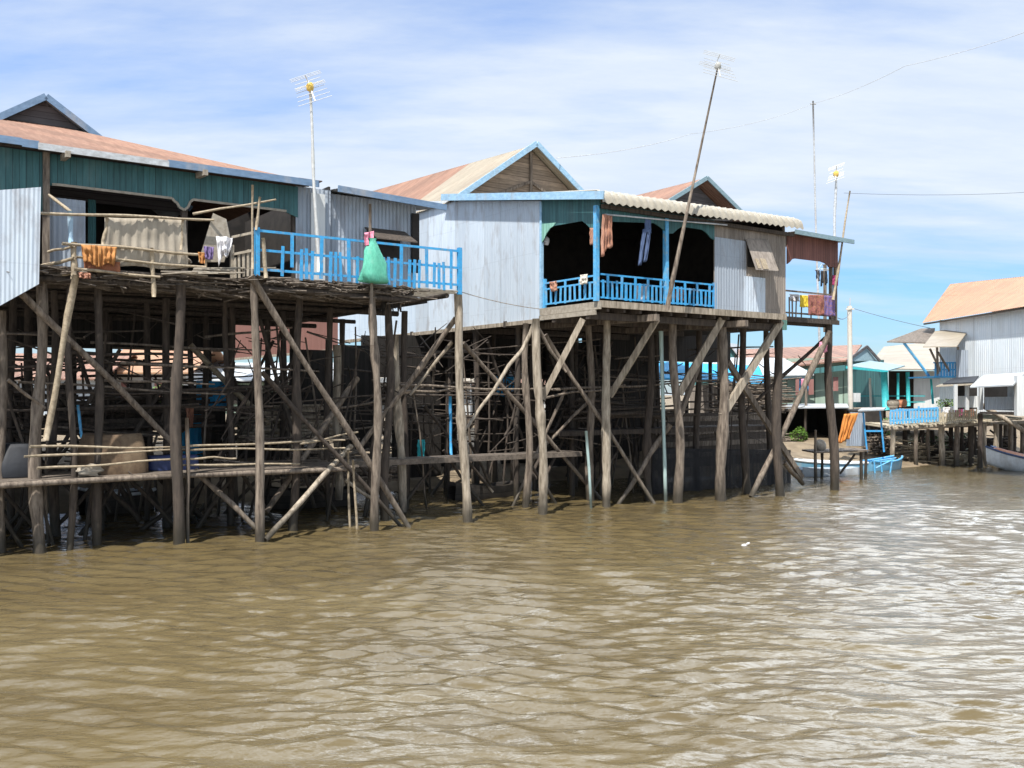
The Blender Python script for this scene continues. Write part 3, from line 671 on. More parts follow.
# ---- landing a man's height above the river
ZL = 1.42
mb = MB(); v = 19.55
while v < 22.2:
    mb.box((-3, v, ZL - .05), (rnd.uniform(9.3, 9.6), v + .16, ZL - .005)); v += .19
wk = mb.build('landing', 'board', T1)
mb = MB()
for vv, z in ((19.5, ZL - .08), (21, ZL - .12), (22.1, ZL - .12)): mb.pole((-3, vv, z), (9.4, vv + rnd.uniform(-.05, .1), z + rnd.uniform(-.04, .04)), .06, .05, 8, 10, .05)
mb.build('bearer', 'wood', wk, True, T=T1)
mb = MB()
for a, b in (((30, 446.5), (186, 447)), ((24, 456.5), (188, 449)), ((37, 468), (186, 459)), ((186, 446), (345, 440)), ((186, 458.5), (236, 458.5)), ((190, 450), (345, 448)), ((182, 465), (300, 464)), ((300, 444), (358, 432))):
    mb.pole(P(*a, 19.45), P(*b, 19.5), .026, .02, 6, 9, .03)
mb.build('bamboo_rail', 'bamboo', wk, True, T=T1)
mb = MB(); mb.pole(P(187, 418, 19.4), P(188, 546, 19.4), .035, .04, 7, 6, .02); mb.build('rail_post', 'wood', wk, True, T=T1)

# ================================================================ HOUSE 2: blue and green corner veranda
T2 = Thing('stilt_house', 'stilt house with pale blue tin side wall, green arched veranda and blue trimmed wooden gable', 'house', (18.5, 20, 0), 'H', 'wooden houses on stilts')
U2, V2, Z2 = 15.36, 18.0, 5.33
R2 = P(786, 300, V2).x
def uv2(x): return P(x, 300, V2).x
VC = PU(541, 250, U2).y
mb = MB(); mb.box((U2 + .03, V2 + .03, Z2 - .1), (R2, 32, Z2)); mb.build('house_floor', 'board', T2)
for u in np.arange(U2 + .3, R2, .55):
    mb = MB(); mb.box((u, V2 + .06, Z2 - .24), (u + .07, 32, Z2 - .104)); mb.build('joist', 'wood_dark', T2)
for vv in (18.35, 19.75, 22, 24.6, 27.4, 30):
    mb = MB(); mb.box((U2 - .05, vv, Z2 - .42), (R2 - .1, vv + .12, Z2 - .244)); mb.build('girder', 'wood_dark', T2)
for x in (744, 655):
    p = P(x, 311, 17.85); mb = MB(); mb.beam((p.x, 17.75, Z2 - .34), (p.x - .6, 22, Z2 - .34), .14, .17); mb.build('girder', 'wood', T2)
mb = MB(); mb.box((U2, V2 - .035, Z2 - .15), (R2, V2 + .025, Z2 + .02)); mb.build('edge_board', 'wood_pale', T2)
mb = MB(); mb.box((U2 - .05, V2 - .05, Z2 - .2), (U2 + .02, VC, Z2 - .01)); mb.box((U2 - .07, V2 + .1, Z2 - .33), (U2 - .01, VC, Z2 - .21)); mb.build('edge_board', 'board_pale', T2)
rake = lambda v: 7.79 + (v - 17.65) * .164
# pale side wall, running far back
def corr_wall(u, v0, v1, zb, ztop0, ztop1, pitch=.09):
    return MB().corr((u, v0, zb), (u, v1, zb), (u, v1, ztop1), (u, v0, ztop0), pitch, .009)
corr_wall(U2, VC, 27.2, 5.05, rake(VC) - .02, rake(27.2) - .02).build('side_wall', 'tin_pale', T2)
corr_wall(U2, 27.2, 33.2, 4.93, 8.9, 8.9).build('side_wall', 'tin_skirt', T2)
corr_wall(U2, 33.2, 45, 4.75, 6.6, 6.6).build('rear_side_wall', 'tin_red', T2, label='red brown tin wall')
mb = MB(); mb.box((U2 - .05, VC + .2, 4.94), (U2 + .03, 33, 5.05)); mb.box((U2 - .06, 33.2, 4.66), (U2 + .03, 45, 4.76)); mb.build('sill_beam', 'wood_pale', T2)
mb = MB(); mb.box((U2 - .03, VC - .05, 5.0), (U2 + .05, VC + .03, rake(VC) - .05)); mb.build('corner_post', 'trim_blue', T2)
# veranda corner posts and valances
for x, m_ in ((597.5, 'paint_cyan'), (667, 'paint_cyan')):
    p = P(x, 250, V2); mb = MB(); mb.box((p.x - .055, V2 - .01, Z2), (p.x + .055, V2 + .1, 7.7)); mb.build('veranda_post', m_, T2)
vb = px([(600, 229), (604, 227), (610, 221.5), (654, 223), (659, 226), (664, 230), (669, 233.5), (673, 233.5), (678, 229), (682, 226.5), (702, 229.5), (707, 233), (711, 238), (714.5, 240)], V2 + .02)
zt_ = 7.78
mb = MB(); mb.slab([Vector((vb[0].x, V2 + .02, zt_))] + vb + [Vector((vb[-1].x, V2 + .02, zt_))], (0, .035, 0)); mb.build('front_valance', 'green_plank', T2)
sb_ = [PU(x, y, U2) for x, y in ((541.5, 243), (544, 239), (546, 234), (550, 228), (553, 226), (582, 221), (586, 224), (590, 228), (594, 229))]
mb = MB(); mb.slab([Vector((U2, sb_[0].y, rake(sb_[0].y)))] + sb_ + [Vector((U2, V2, sb_[-1].z)), Vector((U2, V2, rake(V2)))], (.035, 0, 0)); mb.build('side_valance', 'green_plank', T2)
mb = MB(); lb = [PU(x, y, U2 - .012) for x, y in ((541.5, 224), (556, 222.5), (553, 226.2), (550, 228.2), (546, 234), (544, 239.2), (541.5, 243))]; mb.slab(lb, (.01, 0, 0)); mb.build('valance_patch', 'green_light', T2)
# railings
fa, fbb = P(600.5, 280, V2 + .04), P(714.5, 280, V2 + .04)
zt, zm, zb = Z2 + .68, Z2 + .50, Z2 + .10
nb = 27
bal = [((i + .5) / nb, zt if i % 3 == 1 else zm + .03, zb - .03, .075 if i % 3 else .06) for i in range(nb)]
rails(T2, 'railing', fa, fbb, (zt, zm, zb), Z2, 'paint_blue', bal, [(1, zt + .06, Z2, .08)], r=.022)
nb = 11
bal = [((i + .5) / nb, zt - .02 if i % 3 == 1 else zm + .02, zb - .03, .075) for i in range(nb)]
rails(T2, 'railing', (U2 + .05, VC - .1), (U2 + .05, V2 + .1), (zt - .02, zm, zb), Z2, 'paint_cyan', bal, [(0, zt + .1, Z2, .08)], r=.022, label='worn pale blue railing')
# front wall right of the veranda
def fpanel(x0, x1, y0, y1, m_, dv=0.0, name='front_wall', T=T2, v=V2, pitch=.1):
    mb = MB(); a, b = uv2(x0), uv2(x1)
    z0 = y0 if y0 < 20 else P((x0 + x1) / 2, y0, v).z
    z1 = y1 if y1 < 20 else P((x0 + x1) / 2, y1, v).z
    mb.corr((a, v + dv, z0), (b, v + dv, z0), (b, v + dv, z1), (a, v + dv, z1), pitch, .008); return mb.build(name, m_, T)
fpanel(714.5, 786.5, Z2 - .02, 7.75, 'wall_wood', .03)
fpanel(714.5, 746, Z2 - .02, 239, 'tin_grey', -.005, 'tin_sheet')
fpanel(744, 765, Z2 - .02, 277, 'tin_pale', -.012, 'tin_sheet')
mb = MB(); mb.slab([(R2 - .02, V2 + .06, Z2), (R2 - .02, 25, Z2), (R2 - .02, 25, 9.15), (R2 - .02, V2 + .06, 8.05)], (.05, 0, 0)); mb.build('end_wall', 'wall_wood', T2)
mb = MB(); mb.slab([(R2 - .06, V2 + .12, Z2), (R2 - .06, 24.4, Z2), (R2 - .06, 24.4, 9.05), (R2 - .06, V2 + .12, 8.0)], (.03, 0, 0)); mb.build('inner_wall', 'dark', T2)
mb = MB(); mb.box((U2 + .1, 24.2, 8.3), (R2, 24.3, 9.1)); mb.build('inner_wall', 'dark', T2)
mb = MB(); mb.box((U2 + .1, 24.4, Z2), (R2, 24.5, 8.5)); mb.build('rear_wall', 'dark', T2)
fl = px([(746, 240), (768.6, 241), (769.5, 272), (747, 271)], V2 - .04)
fl[2].y -= .32; fl[3].y -= .32
w0 = px([(748, 242), (767, 243), (767, 268), (748, 267)], V2 - .015)
mb = MB(); mb.slab(w0, (0, .012, 0)); wo = mb.build('window', 'dark', T2)
mb = MB(); mb.slab(fl, (0, .015, .03)); so_ = mb.build('shutter', 'wall_wood', wo, T=T2)
def on(a, b, q): return fl[0].lerp(fl[1], a).lerp(fl[3].lerp(fl[2], a), b) + Vector((0, -.012 - q, -.002))
mb = MB(); mb.slab([on(.1, .62, 0), on(.24, .62, 0), on(.24, .95, 0), on(.1, .95, 0)], (0, -.008, 0)); mb.slab([on(.32, .60, 0), on(.56, .62, 0), on(.56, .96, 0), on(.32, .96, 0)], (0, -.008, 0)); mb.build('patch', 'bamboo', wo, T=T2)
mb = MB(); mb.pole(P(770, 252, 17.9), fl[2] + Vector((0, 0, .01)), .012, .012, 5, 2, 0); mb.build('prop', 'wood_pale', wo, T=T2)
# shed roof with curled corrugated edge
ue, we = U2 - .22, P(803, 222, 17.65).x
mb = MB()
prof = [(0, -.30), (.004, -.16), (.012, -.06), (.03, 0), (.5, 0), (1, 0)]
mb.corr((ue, 17.62, 7.99), (we, 17.62, 8.11), (we, 25.2, 9.2), (ue, 25.2, 9.1), .235, .028, prof)
mb.build('veranda_roof', 'roof_corr', T2, True)
mb = MB(); mb.beam((ue - .02, 17.56, rake(17.56) + .08), (ue - .02, 25.2, rake(25.2) + .07), .035, .2); mb.build('rake_board', 'trim_blue', T2)
mb = MB(); mb.box((U2, V2 - .12, 7.62), (we - .1, V2 - .05, 7.72)); mb.build('eave_batten', 'wood_dark', T2)
mb = MB(); mb.pole(P(605, 214.5, 17.8), P(727, 225, 17.8), .022, .02, 6, 6, .01); mb.build('clothes_pole', 'trim_white', T2, True)
# main gable behind
ga, gr, hw = Vector((18.4, 25.0, 11.12)), .70, 3.15
for v0, v1, m_ in ((24.7, 28.7, 'roof_cream'), (28.7, 40, 'roof_rust_side')):
    mb = MB()
    for sgn in (-1, 1):
        a0 = Vector((ga.x, v0, ga.z + .045 * (v0 - 24.7))); f0 = Vector((ga.x + sgn * hw, v0, ga.z - gr * hw))
        dv = Vector((0, v1 - v0, 0)); da = dv + Vector((0, 0, .045 * (v1 - v0))); mb.corr(a0, a0 + da, f0 + dv, f0, .12, .012)
    mb.build('gable_roof', m_, T2)
mb = MB(); mb.slab([ga + Vector((0, .05, -.08)), ga + Vector((-hw + .2, .05, -gr * hw + .06)), ga + Vector((hw - .2, .05, -gr * hw + .06))], (0, .05, 0)); gw = mb.build('gable_wall', 'gable_wood', T2)
mb = MB(); mb.beam(ga + Vector((0, .0, -.2)), ga + Vector((0, .0, -2.1)), .09, .06)
for sgn in (-1, 1): mb.beam(ga + Vector((0, .012, -1.15)), ga + Vector((sgn * 1.35, .012, -1.75)), .05, .09)
mb.build('gable_stud', 'wood', gw, T=T2)
for sgn in (-1, 1):
    mb = MB(); mb.beam(ga + Vector((0, -.33, .03)), ga + Vector((sgn * hw, -.33, -gr * hw + .03)), .04, .17); mb.build('gable_trim', 'trim_blue', T2)
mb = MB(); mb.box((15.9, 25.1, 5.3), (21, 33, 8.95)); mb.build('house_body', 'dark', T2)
# stilts
for a in ((536, 328, 542, 515, 10, 'wood_pale', 4.9), (526, 400, 525, 508, 8, 'wood', 4.9), (588, 335, 592, 501, 8, 'wood', 5.1), (607, 325, 606, 507, 9, 'wood_pale', 5.1),
          (650, 335, 650, 500, 8, 'wood_dark', 5.1), (673, 328, 677, 503, 9, 'wood', 5.1), (699, 340, 698, 490, 7, 'wood_dark', 5.1), (722, 325, 722, 501, 11, 'wood', 5.1), (743, 335, 745, 494, 8, 'wood_dark', 5.1)):
    stilt(T2, *a[:5], m=a[5], top=a[6])
for v_ in (22.2, 24, 26.2, 28.6, 31):
    for u in (15.7, 17.6, 19.3, 21.2):
        u2, v2 = u + rnd.uniform(-.4, .4), v_ + rnd.uniform(-.3, .3)
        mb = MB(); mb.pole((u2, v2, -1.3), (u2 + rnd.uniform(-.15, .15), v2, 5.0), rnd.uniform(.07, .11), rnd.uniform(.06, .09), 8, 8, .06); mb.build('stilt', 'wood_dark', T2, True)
for a in (((583, 319), (542, 399), 6, 'wood_pale', 18.5, 19.2, 1), ((657, 319), (610, 396), 6, 'wood_pale', 18.3, 19.6, 1), ((722, 319), (679, 394), 7, 'wood_pale', 18.3, 18.9, 1), ((706, 346), (680, 415), 5.5, 'wood', 19.6, 19.1, 1),
          ((781, 321), (722, 416), 7, 'wood_pale', 18.2, 18.5, 1), ((545, 335), (655, 505), 5, 'wood', 19.9, 19.2, 0), ((670, 425), (617, 506), 5, 'wood', 19.3, 19.6, 0), ((463, 343), (604, 503), 5, 'wood', 20.6, 20.9, 0), ((728, 362), (802, 478), 6, 'wood', 19.0, 19.3, 1),
          ((566, 388), (512, 508), 3, 'wood', 21.2, 20.8, 0), ((590, 400), (545, 445), 3.4, 'wood', 20.8, 21.2, 0), ((520, 400), (505, 436), 3, 'wood_dark', 21, 21.2, 0)):
    brace(T2, *a[:3], m=a[3], va=a[4], vb=a[5], flat=bool(a[6]))
mb = MB(); mb.path([P(x, y, 19.15) for x, y in ((534, 324), (530, 334), (522, 350), (509, 365), (494, 390), (480, 408), (467, 428))], [.06, .055, .05, .05, .045, .04, .04], 8); mb.build('brace', 'wood_pale', T2, True)
mb = MB(); mb.path([P(x, y, 19.1) for x, y in ((535, 323), (541, 333), (550, 350), (561, 365), (566, 372))], [.05, .05, .045, .04, .03], 8); mb.build('brace', 'wood', T2, True)
for i in range(20):
    u = rnd.uniform(15, 21); v_ = rnd.choice((22.4, 24.2, 26.4, 28.8)); s = rnd.choice((-1, 1))
    mb = MB(); mb.pole((u, v_, rnd.uniform(-.3, 1)), (u + s * rnd.uniform(1.2, 2.6), v_ + rnd.uniform(-.3, .3), rnd.uniform(2.6, 4.8)), .05, .04, 7, 6, .04); mb.build('brace', 'wood_dark', T2, True)
for a, b, va in (((400, 385), (560, 390), 20.4), ((400, 392), (470, 387), 20.9), ((420, 391), (340, 408), 21.5), ((545, 390), (720, 380), 20.6), ((545, 398), (625, 385), 20.4), ((640, 412), (780, 405), 21.6), ((650, 430), (760, 425), 22)):
    mb = MB(); mb.pole(P(*a, va), P(*b, va), .035, .03, 6, 6, .06); mb.build('cross_pole', 'wood', T2, True)
# dark panels added to blacken the shade under the rear of the house, and its landing
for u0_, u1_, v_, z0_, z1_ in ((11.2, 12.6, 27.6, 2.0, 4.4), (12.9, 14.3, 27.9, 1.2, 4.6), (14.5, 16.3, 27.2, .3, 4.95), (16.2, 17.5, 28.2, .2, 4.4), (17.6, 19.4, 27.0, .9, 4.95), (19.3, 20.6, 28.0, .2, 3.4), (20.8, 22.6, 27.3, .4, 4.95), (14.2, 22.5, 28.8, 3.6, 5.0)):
    mb = MB(); mb.box((u0_, v_, z0_), (u1_, v_ + .08, z1_)); mb.build('dark_backing', 'board_dark', T2)
def tangle(T, ua, ub, vs__, n_thin, n_rail, seed, n_stick=260, m1='wood', m2='wood_dark'):
    global rnd
    keep, rnd = rnd, random.Random(seed)
    for i in range(n_thin):
        u = rnd.uniform(ua, ub); v_ = rnd.choice(vs__) + rnd.uniform(-.3, .3); L = rnd.uniform(-1.6, 1.6)
        mb = MB(); mb.pole((u, v_, -.9), (u + L * rnd.random(), v_ + rnd.uniform(-.3, .3), rnd.uniform(2.6, 5.1)), rnd.uniform(.025, .05), .025, 6, 6, .06); mb.build('thin_pole', m1 if rnd.random() < .25 else m2, T, True)
    for i in range(n_rail):
        u = rnd.uniform(ua - .5, ub - 2); v_ = rnd.choice(vs__) + rnd.uniform(-.3, .3); z = rnd.uniform(1.5, 4.7); L = rnd.uniform(1.8, 4.5)
        mb = MB(); mb.pole((u, v_, z), (u + L, v_ + rnd.uniform(-.3, .3), z + rnd.uniform(-.35, .35)), rnd.uniform(.02, .04), .022, 6, 7, .03); mb.build('cross_pole', m1 if rnd.random() < .3 else m2, T, True)
    mb = MB()
    for i in range(n_stick):
        u = rnd.uniform(ua, ub); v_ = rnd.choice(vs__) + rnd.uniform(-.6, .6); z = rnd.uniform(1.3, 4.6); a_ = Vector((rnd.gauss(0, 1), rnd.gauss(0, .4), rnd.gauss(0, .35))).normalized() * rnd.uniform(.4, 1.6)
        p = Vector((u, v_, z)); mb.path([p, p + a_ * .5 + Vector((0, 0, rnd.uniform(-.03, .02))), p + a_], [rnd.uniform(.012, .03), .016, .01], 5)
    o_ = mb.build('stick_clutter', m2, T); o_['kind'] = 'stuff'
    rnd = keep
tangle(T1, -2.2, 10.5, (20.9, 22.4, 24, 26, 28.2), 52, 46, 11)
tangle(T2, 11.5, 21.5, (21.8, 23.4, 25.2, 26.6), 36, 34, 12)
mb = MB(); v = 20.6
while v < 21.3: mb.box((9.75, v, ZL - .05), (16.9, v + .17, ZL)); v += .2
mb.box((9.75, 20.55, ZL - .13), (16.9, 20.6, ZL + .005)); mb.build('landing', 'board', T2)

for T_, ua_, ub_, k_, sd_ in ((T1, -2, 9.5, 26, 31), (T2, 10.5, 18, 14, 32)):      # crossing struts between the feet of the posts
    keep_, rnd = rnd, random.Random(sd_)
    for i in range(k_):
        u = rnd.uniform(ua_, ub_); v_ = rnd.uniform(20.6, 25); s = rnd.choice((-1, 1))
        mb = MB(); mb.pole((u, v_, -.5), (u + s * rnd.uniform(.8, 1.8), v_ + rnd.uniform(-.3, .3), rnd.uniform(1.1, 1.9)), .05, .04, 7, 6, .04); mb.build('strut', 'wood_dark', T_, True)
    rnd = keep_
# ================================================================ HOUSE 3: brown porch with laundry, open to the sky
T3 = Thing('stilt_house', 'stilt house with open reddish brown porch hung with laundry, beside the big cream roof edge', 'house', (25, 21, 0), 'H', 'wooden houses on stilts')
PV = 18.5; Z3 = 5.36
def u3(x, v=PV): return P(x, 300, v).x
pu0, pu1 = u3(788), u3(838)
mb = MB()
v = PV
while v < 22.5: mb.box((pu0 - .2, v, Z3 - .05), (pu1, v + .15, Z3)); v += .165
mb.build('porch_deck', 'board', T3)
mb = MB(); mb.box((pu0 - .3, PV - .04, Z3 - .16), (pu1 + .02, PV, Z3 - .02)); mb.box((pu0 - .2, PV + .3, Z3 - .22), (pu1, PV + .42, Z3 - .055)); mb.box((pu0 - .2, 21, Z3 - .22), (pu1, 21.12, Z3 - .055)); mb.build('edge_board', 'wood_dark', T3)
mb = MB(); mb.box((pu0 - .55, PV - .06, Z3 - .42), (pu0 - .12, PV + .02, Z3 - .12)); mb.build('tin_patch', 'green_light', T3)
mb = MB(); mb.corr((u3(784), PV - .35, 7.84), (u3(854, PV - .35), PV - .35, 7.82), (u3(854, PV - .35), 22.5, 8.1), (u3(784), 22.5, 8.1), .12, .012); mb.build('porch_roof', 'roof_grey', T3)
mb = MB(); mb.beam((u3(785), PV - .38, 7.83), (u3(854, PV - .38), PV - .38, 7.79), .04, .13); mb.build('fascia', 'trim_teal', T3)
pb = px([(787.5, 264), (790, 262), (792.5, 259), (796, 258.5), (821, 261.5), (825, 263), (828, 265), (829, 267), (838, 267.5)], PV)
mb = MB(); mb.slab([Vector((pb[0].x, PV, 7.84))] + pb + [Vector((pb[-1].x, PV, 7.84))], (0, .04, 0)); mb.build('valance', 'brown_plank', T3)
mb = MB(); mb.slab([Vector((pb[0].x, 22.3, 7.95)), Vector((pb[0].x, 22.3, 7.35)), Vector((pb[-1].x, 22.3, 7.35)), Vector((pb[-1].x, 22.3, 7.95))], (0, .04, 0)); mb.build('valance', 'brown_plank', T3)
for x, vv, z1 in ((832, PV + .06, 7.3), (836.5, PV + .03, 7.4), (826, 22.3, 7.9)):
    mb = MB(); mb.box((u3(x, vv) - .045, vv, Z3), (u3(x, vv) + .045, vv + .09, z1)); mb.build('porch_post', 'wood', T3)
rails(T3, 'railing', (pu0, PV + .08), (pu1 - .1, PV + .08), (Z3 + .78, Z3 + .12), Z3, 'wood', [(.06, Z3 + .6, Z3, .05), (.12, Z3 + .55, Z3, .05), (.19, Z3 + .6, Z3, .05), (.3, Z3 + .4, Z3, .05), (.5, Z3 + .3, Z3, .05), (.93, Z3 + .5, Z3, .05), (.98, Z3 + .6, Z3, .05)], [])
for a in ((778, 322, 780, 496, 9.5, 'wood_dark', 5.2), (829, 325, 833, 490, 9, 'wood_dark', 5.3), (766, 335, 770, 484, 7, 'wood_dark', 5.2)): stilt(T3, *a[:5], m=a[5], top=a[6])
brace(T3, (830, 332), (751, 497), 6, 'wood', 18.45, 18.7); brace(T3, (825, 338), (738, 418), 3.6, 'wood_dark', 18.9, 20.2); brace(T3, (784, 462), (803, 484), 5, 'wood', 19, 19.4)
ga, gr, hw = Vector((26.3, 25.0, 11.08)), .56, 2.4
mb = MB()
for sgn in (-1, 1):
    a0, f0 = ga + Vector((0, -.3, 0)), ga + Vector((sgn * hw, -.3, -gr * hw)); dv = Vector((0, 5.2, 0)); mb.corr(a0, a0 + dv, f0 + dv, f0, .12, .012)
mb.build('gable_roof', 'roof_rust_side', T3)
mb = MB(); mb.slab([ga + Vector((0, .35, -.08)), ga + Vector((-hw + .15, .35, -gr * hw)), ga + Vector((hw - .15, .35, -gr * hw))], (0, .05, 0)); mb.build('gable_wall', 'gable_grey', T3)
mb = MB()
for sgn in (-1, 1): mb.beam(ga + Vector((0, -.33, .0)), ga + Vector((sgn * hw, -.33, -gr * hw)), .04, .15)
mb.build('gable_trim', 'trim_teal', T3)
mb = MB(); mb.box((24.2, 25.4, 7.0), (28.4, 29.7, 9.7)); mb.build('house_body', 'tin_grey', T3)
for u, v_ in ((24.6, 25.6), (28, 25.6), (24.6, 29.2), (28, 29.2)):
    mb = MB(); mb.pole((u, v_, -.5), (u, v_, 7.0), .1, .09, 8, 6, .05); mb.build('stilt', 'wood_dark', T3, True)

mb = MB(); mb.box((22.6, 22.5, Z3 - .06), (27, 29.6, Z3 + .03)); mb.build('house_floor', 'board_dark', T3)
mb = MB(); mb.box((22.6, 26.5, 4.35), (29.6, 27.5, 5.55)); mb.build('dark_fill_box', 'board_dark', T3)  # added dark box filling the shaded space under the floor
mb = MB(); mb.box((22.6, 27.2, .5), (26.0, 27.3, 4.35)); mb.build('dark_backing', 'board_dark', T3)  # added dark panel that blackens the space below
for u, v_ in ((29.4, 26.6), (29.4, 27.4), (26.0, 27.0), (27.8, 27.2)):
    mb = MB(); mb.pole((u, v_, -.3), (u, v_, 5.5), .09, .08, 8, 6, .05); mb.build('stilt', 'wood_dark', T3, True)
mb = MB(); mb.box((P(655, 440, 24.2).x, 24.2, .4), (P(768, 440, 24.2).x, 24.26, 2.35)); mb.build('plank_screen', 'wood_dark', T3)
mb = MB()
for z in (.75, 1.15, 1.6, 2.05): mb.box((P(655, 440, 24.2).x, 24.17, z), (P(768, 440, 24.2).x, 24.2, z + .18))
mb.build('screen_rail', 'wood', T3)

tangle(T3, 19.5, 27.5, (21.5, 23, 24.6, 26), 10, 9, 13, 70)
# ================================================================ aerials
def aerial(base, top, label, frame='H', boom=.62, el=.85, boom_dir=(.75, -.4, .25), el_dir=(.45, .85, .12), k=5, head='gold', mast='steel', r0=.04, r1=.022, bend=None, loops=True):
    T = Thing('television_aerial', label, 'aerial', base, frame, 'television aerials on tall masts')
    top, base = Vector(top), Vector(base); mb = MB()
    if bend: mb.path([base] + [Vector(p) for p in bend[:-1]] + [Vector(bend[-1]), top], [r0 + (r1 - r0) * i / (len(bend) + 1) for i in range(len(bend) + 2)], 8)
    else: mb.pole(base, top, r0, r1, 8, 10, .03)
    mb.build('mast', mast, T, True)
    bd, ed = Vector(boom_dir).normalized(), Vector(el_dir).normalized()
    mb = MB(); mb.path([top - bd * boom * .7, top + bd * boom * .3], .016, 6); mb.build('boom', 'steel', T)
    up = bd.cross(ed).normalized()
    for i in range(k):
        q = -0.7 + i / (k - 1); L = el * (1 - .25 * (i / (k - 1)))
        c = top + bd * boom * q
        m2 = MB(); m2.path([c - ed * L / 2, c + ed * L / 2], .0065, 5)
        m2.build('element', 'steel', T)
    for s in (-1, 1):
        m2 = MB(); c = top + bd * boom * .3 + up * (.14 * s)
        for j in range(3): m2.path([c - ed * el * .45 + up * .05 * j * s, c + ed * el * .45 + up * .05 * j * s], .006, 5)
        m2.path([c - up * .14 * s, c + up * .1 * s], .01, 5); m2.build('reflector', 'steel', T)
    mb = MB(); mb.lump(top, .09, .09, .11, 3, .2); mb.build('junction_box', head, T, True)
    return T
aerial(P(319, 272, 20.3), P(310, 87, 20.3), 'weathered aerial with yellow centre on slim mast above the teal fronted house', r0=.055, r1=.028, boom=.55, el=.8, k=6, el_dir=(.77, -.54, .3), boom_dir=(-.15, .4, .9))
p = [P(x, y, 17.45) for x, y in ((672, 283), (678, 255), (687, 212), (695, 175))]
aerial(P(667, 309, 17.75), P(718, 66, 17.45), 'silver aerial with grey centre on leaning pole tied to the blue veranda', mast='wood', r0=.075, r1=.022, bend=p, head='grey_plastic', boom=.55, el=.95, k=6, el_dir=(.77, -.54, -.25), boom_dir=(.2, .4, .88))
aerial(P(834.5, 252, 18.9), P(836, 174, 18.9), 'small aerial with bright yellow centre on white mast over the laundry porch', mast='trim_white', r0=.05, r1=.04, boom=.42, el=.62, k=5, boom_dir=(.5, .3, .8), el_dir=(.77, -.54, .35))
mb = MB(); b_, t_ = P(833, 300, 18.35), P(850, 191, 18.3); mb.pole(b_, t_, .042, .024, 7, 8, .03)
single('bamboo_pole', mb, 'bamboo', 'bare leaning bamboo pole at the outer corner of the laundry porch', 'pole', b_, smooth=True)
mb = MB(); b_, t_ = D(822, 330, 58), D(813, 101, 58); mb.pole(Vector((b_.x, b_.y, -.5)), t_, .11, .05, 8, 8, .04)
mb.path([D(810, 104, 58), D(816, 104, 58)], .04, 6)
single('radio_mast', mb, 'trim_white', 'thin pale mast far off, tallest thing behind the laundry porch', 'mast', (b_.x, b_.y, 0), 'W', smooth=True)
def cable(label, pts, r=.012, m='wire'):
    q = []
    for a, b in zip(pts, pts[1:]):
        for i in range(9):
            t = i / 9; s = (b - a).length * .012 * 4 * t * (1 - t); q.append(a.lerp(b, t) - Vector((0, 0, s)))
    mb = MB(); mb.path(q + [pts[-1]], r, 5); single('cable', mb, m, label, 'cable', pts[0], 'W')
cable('pale cable running from the blue trimmed gable past the thin mast', [D(556, 158, 31), D(690, 134, 42), D(812, 104, 58), D(905, 66, 44), D(1060, 20, 34)], .011, 'trim_white')
cable('dark cable running right from the bamboo pole across open sky', [H2W(P(844, 193, 18.4)), D(1060, 190, 33)], .006)
cable('dark cable between the porch corner and the rusty roofed house on the right', [H2W(P(838, 318, 18.6)), D(852, 308, 47), D(930, 328, 44)], .012)
cable('slack wires crossing the pale blue tin wall', [H2W(P(461, 292, 18.7)), H2W(PU(540, 309, 15.3))], .010, 'wood_pale')

# ================================================================ washing and things on the decks
def cloth(name, label, cat, a, b, drop, m, group='washing hung out on the decks', **k):
    mb = MB(); mb.cloth(a, b, drop, **k); return single(name, mb, m, label, cat, Vector(a), smooth=True, group=group)
dz = lambda y0, y1, x, v: P(x, y0, v).z - P(x, y1, v).z
fb = 19.28
cloth('canvas_sheet', 'wide tan canvas sheet hung from the bamboo clothes pole', 'sheet', P(105, 217.5, fb + .05), P(186, 219.5, fb + .05), (dz(217, 266, 105, fb), dz(219, 268, 188, fb)), 'tarp_tan', depth=.035, folds=9, nu=60, taper=1.07, seed=3)
cloth('rope_net', 'ochre rope net bundled over the bamboo fence', 'net', P(81, 244.5, fb - .09), P(117, 247, fb - .09), (dz(244, 263, 82, fb), dz(246, 265, 117, fb)), 'orange_net', depth=.06, folds=7, nu=60, taper=.86, seed=5, ragged=.12, normal=(0, -1, 0))
cloth('red_brown_cloth', 'dull red brown cloth under the ochre net', 'cloth', P(84, 258, fb - .0), P(120, 262, fb - .0), dz(260, 271, 100, fb), 'rust_cloth', depth=.03, folds=3, seed=6)
mb = MB(); pts = [P(x, y, 19.4) for x, y in ((213, 213), (226, 219), (230, 238), (224, 262), (198, 262), (204, 243))]
mb.slab(pts, (.02, .03, 0)); T = single('cardboard_sheet', mb, 'board_pale', 'tan folded sheet leaning against the clothes pole', 'sheet', pts[3])
cloth('white_shirt', 'crumpled white shirt hanging by the slatted gap in the fence', 'shirt', P(216, 236, 19.0), P(233, 238, 18.9), (dz(236, 262, 218, 19), dz(238, 252, 232, 19)), 'white_cloth', depth=.12, folds=2.5, taper=.7, seed=8, ragged=.15)
cloth('purple_cloth', 'dark purple cloth beside the white shirt', 'cloth', P(204, 246, 19.0), P(214, 247, 19.0), dz(246, 259, 208, 19), 'purple_cloth', depth=.05, folds=2, taper=.8, seed=9)
cloth('yellow_rag', 'small ochre rag at the foot of the tan sheet', 'rag', P(198, 252, 19.1), P(206, 253, 19.1), dz(252, 263, 200, 19.1), 'orange_net', depth=.03, folds=2, taper=.6, seed=10)
cloth('orange_scrap', 'orange red scrap lying at the fence corner post', 'rag', P(79, 272, 19.2), P(91, 273, 19.2), dz(272, 278, 85, 19.2), 'peach_cloth', depth=.05, folds=2, seed=12)
mb = MB()
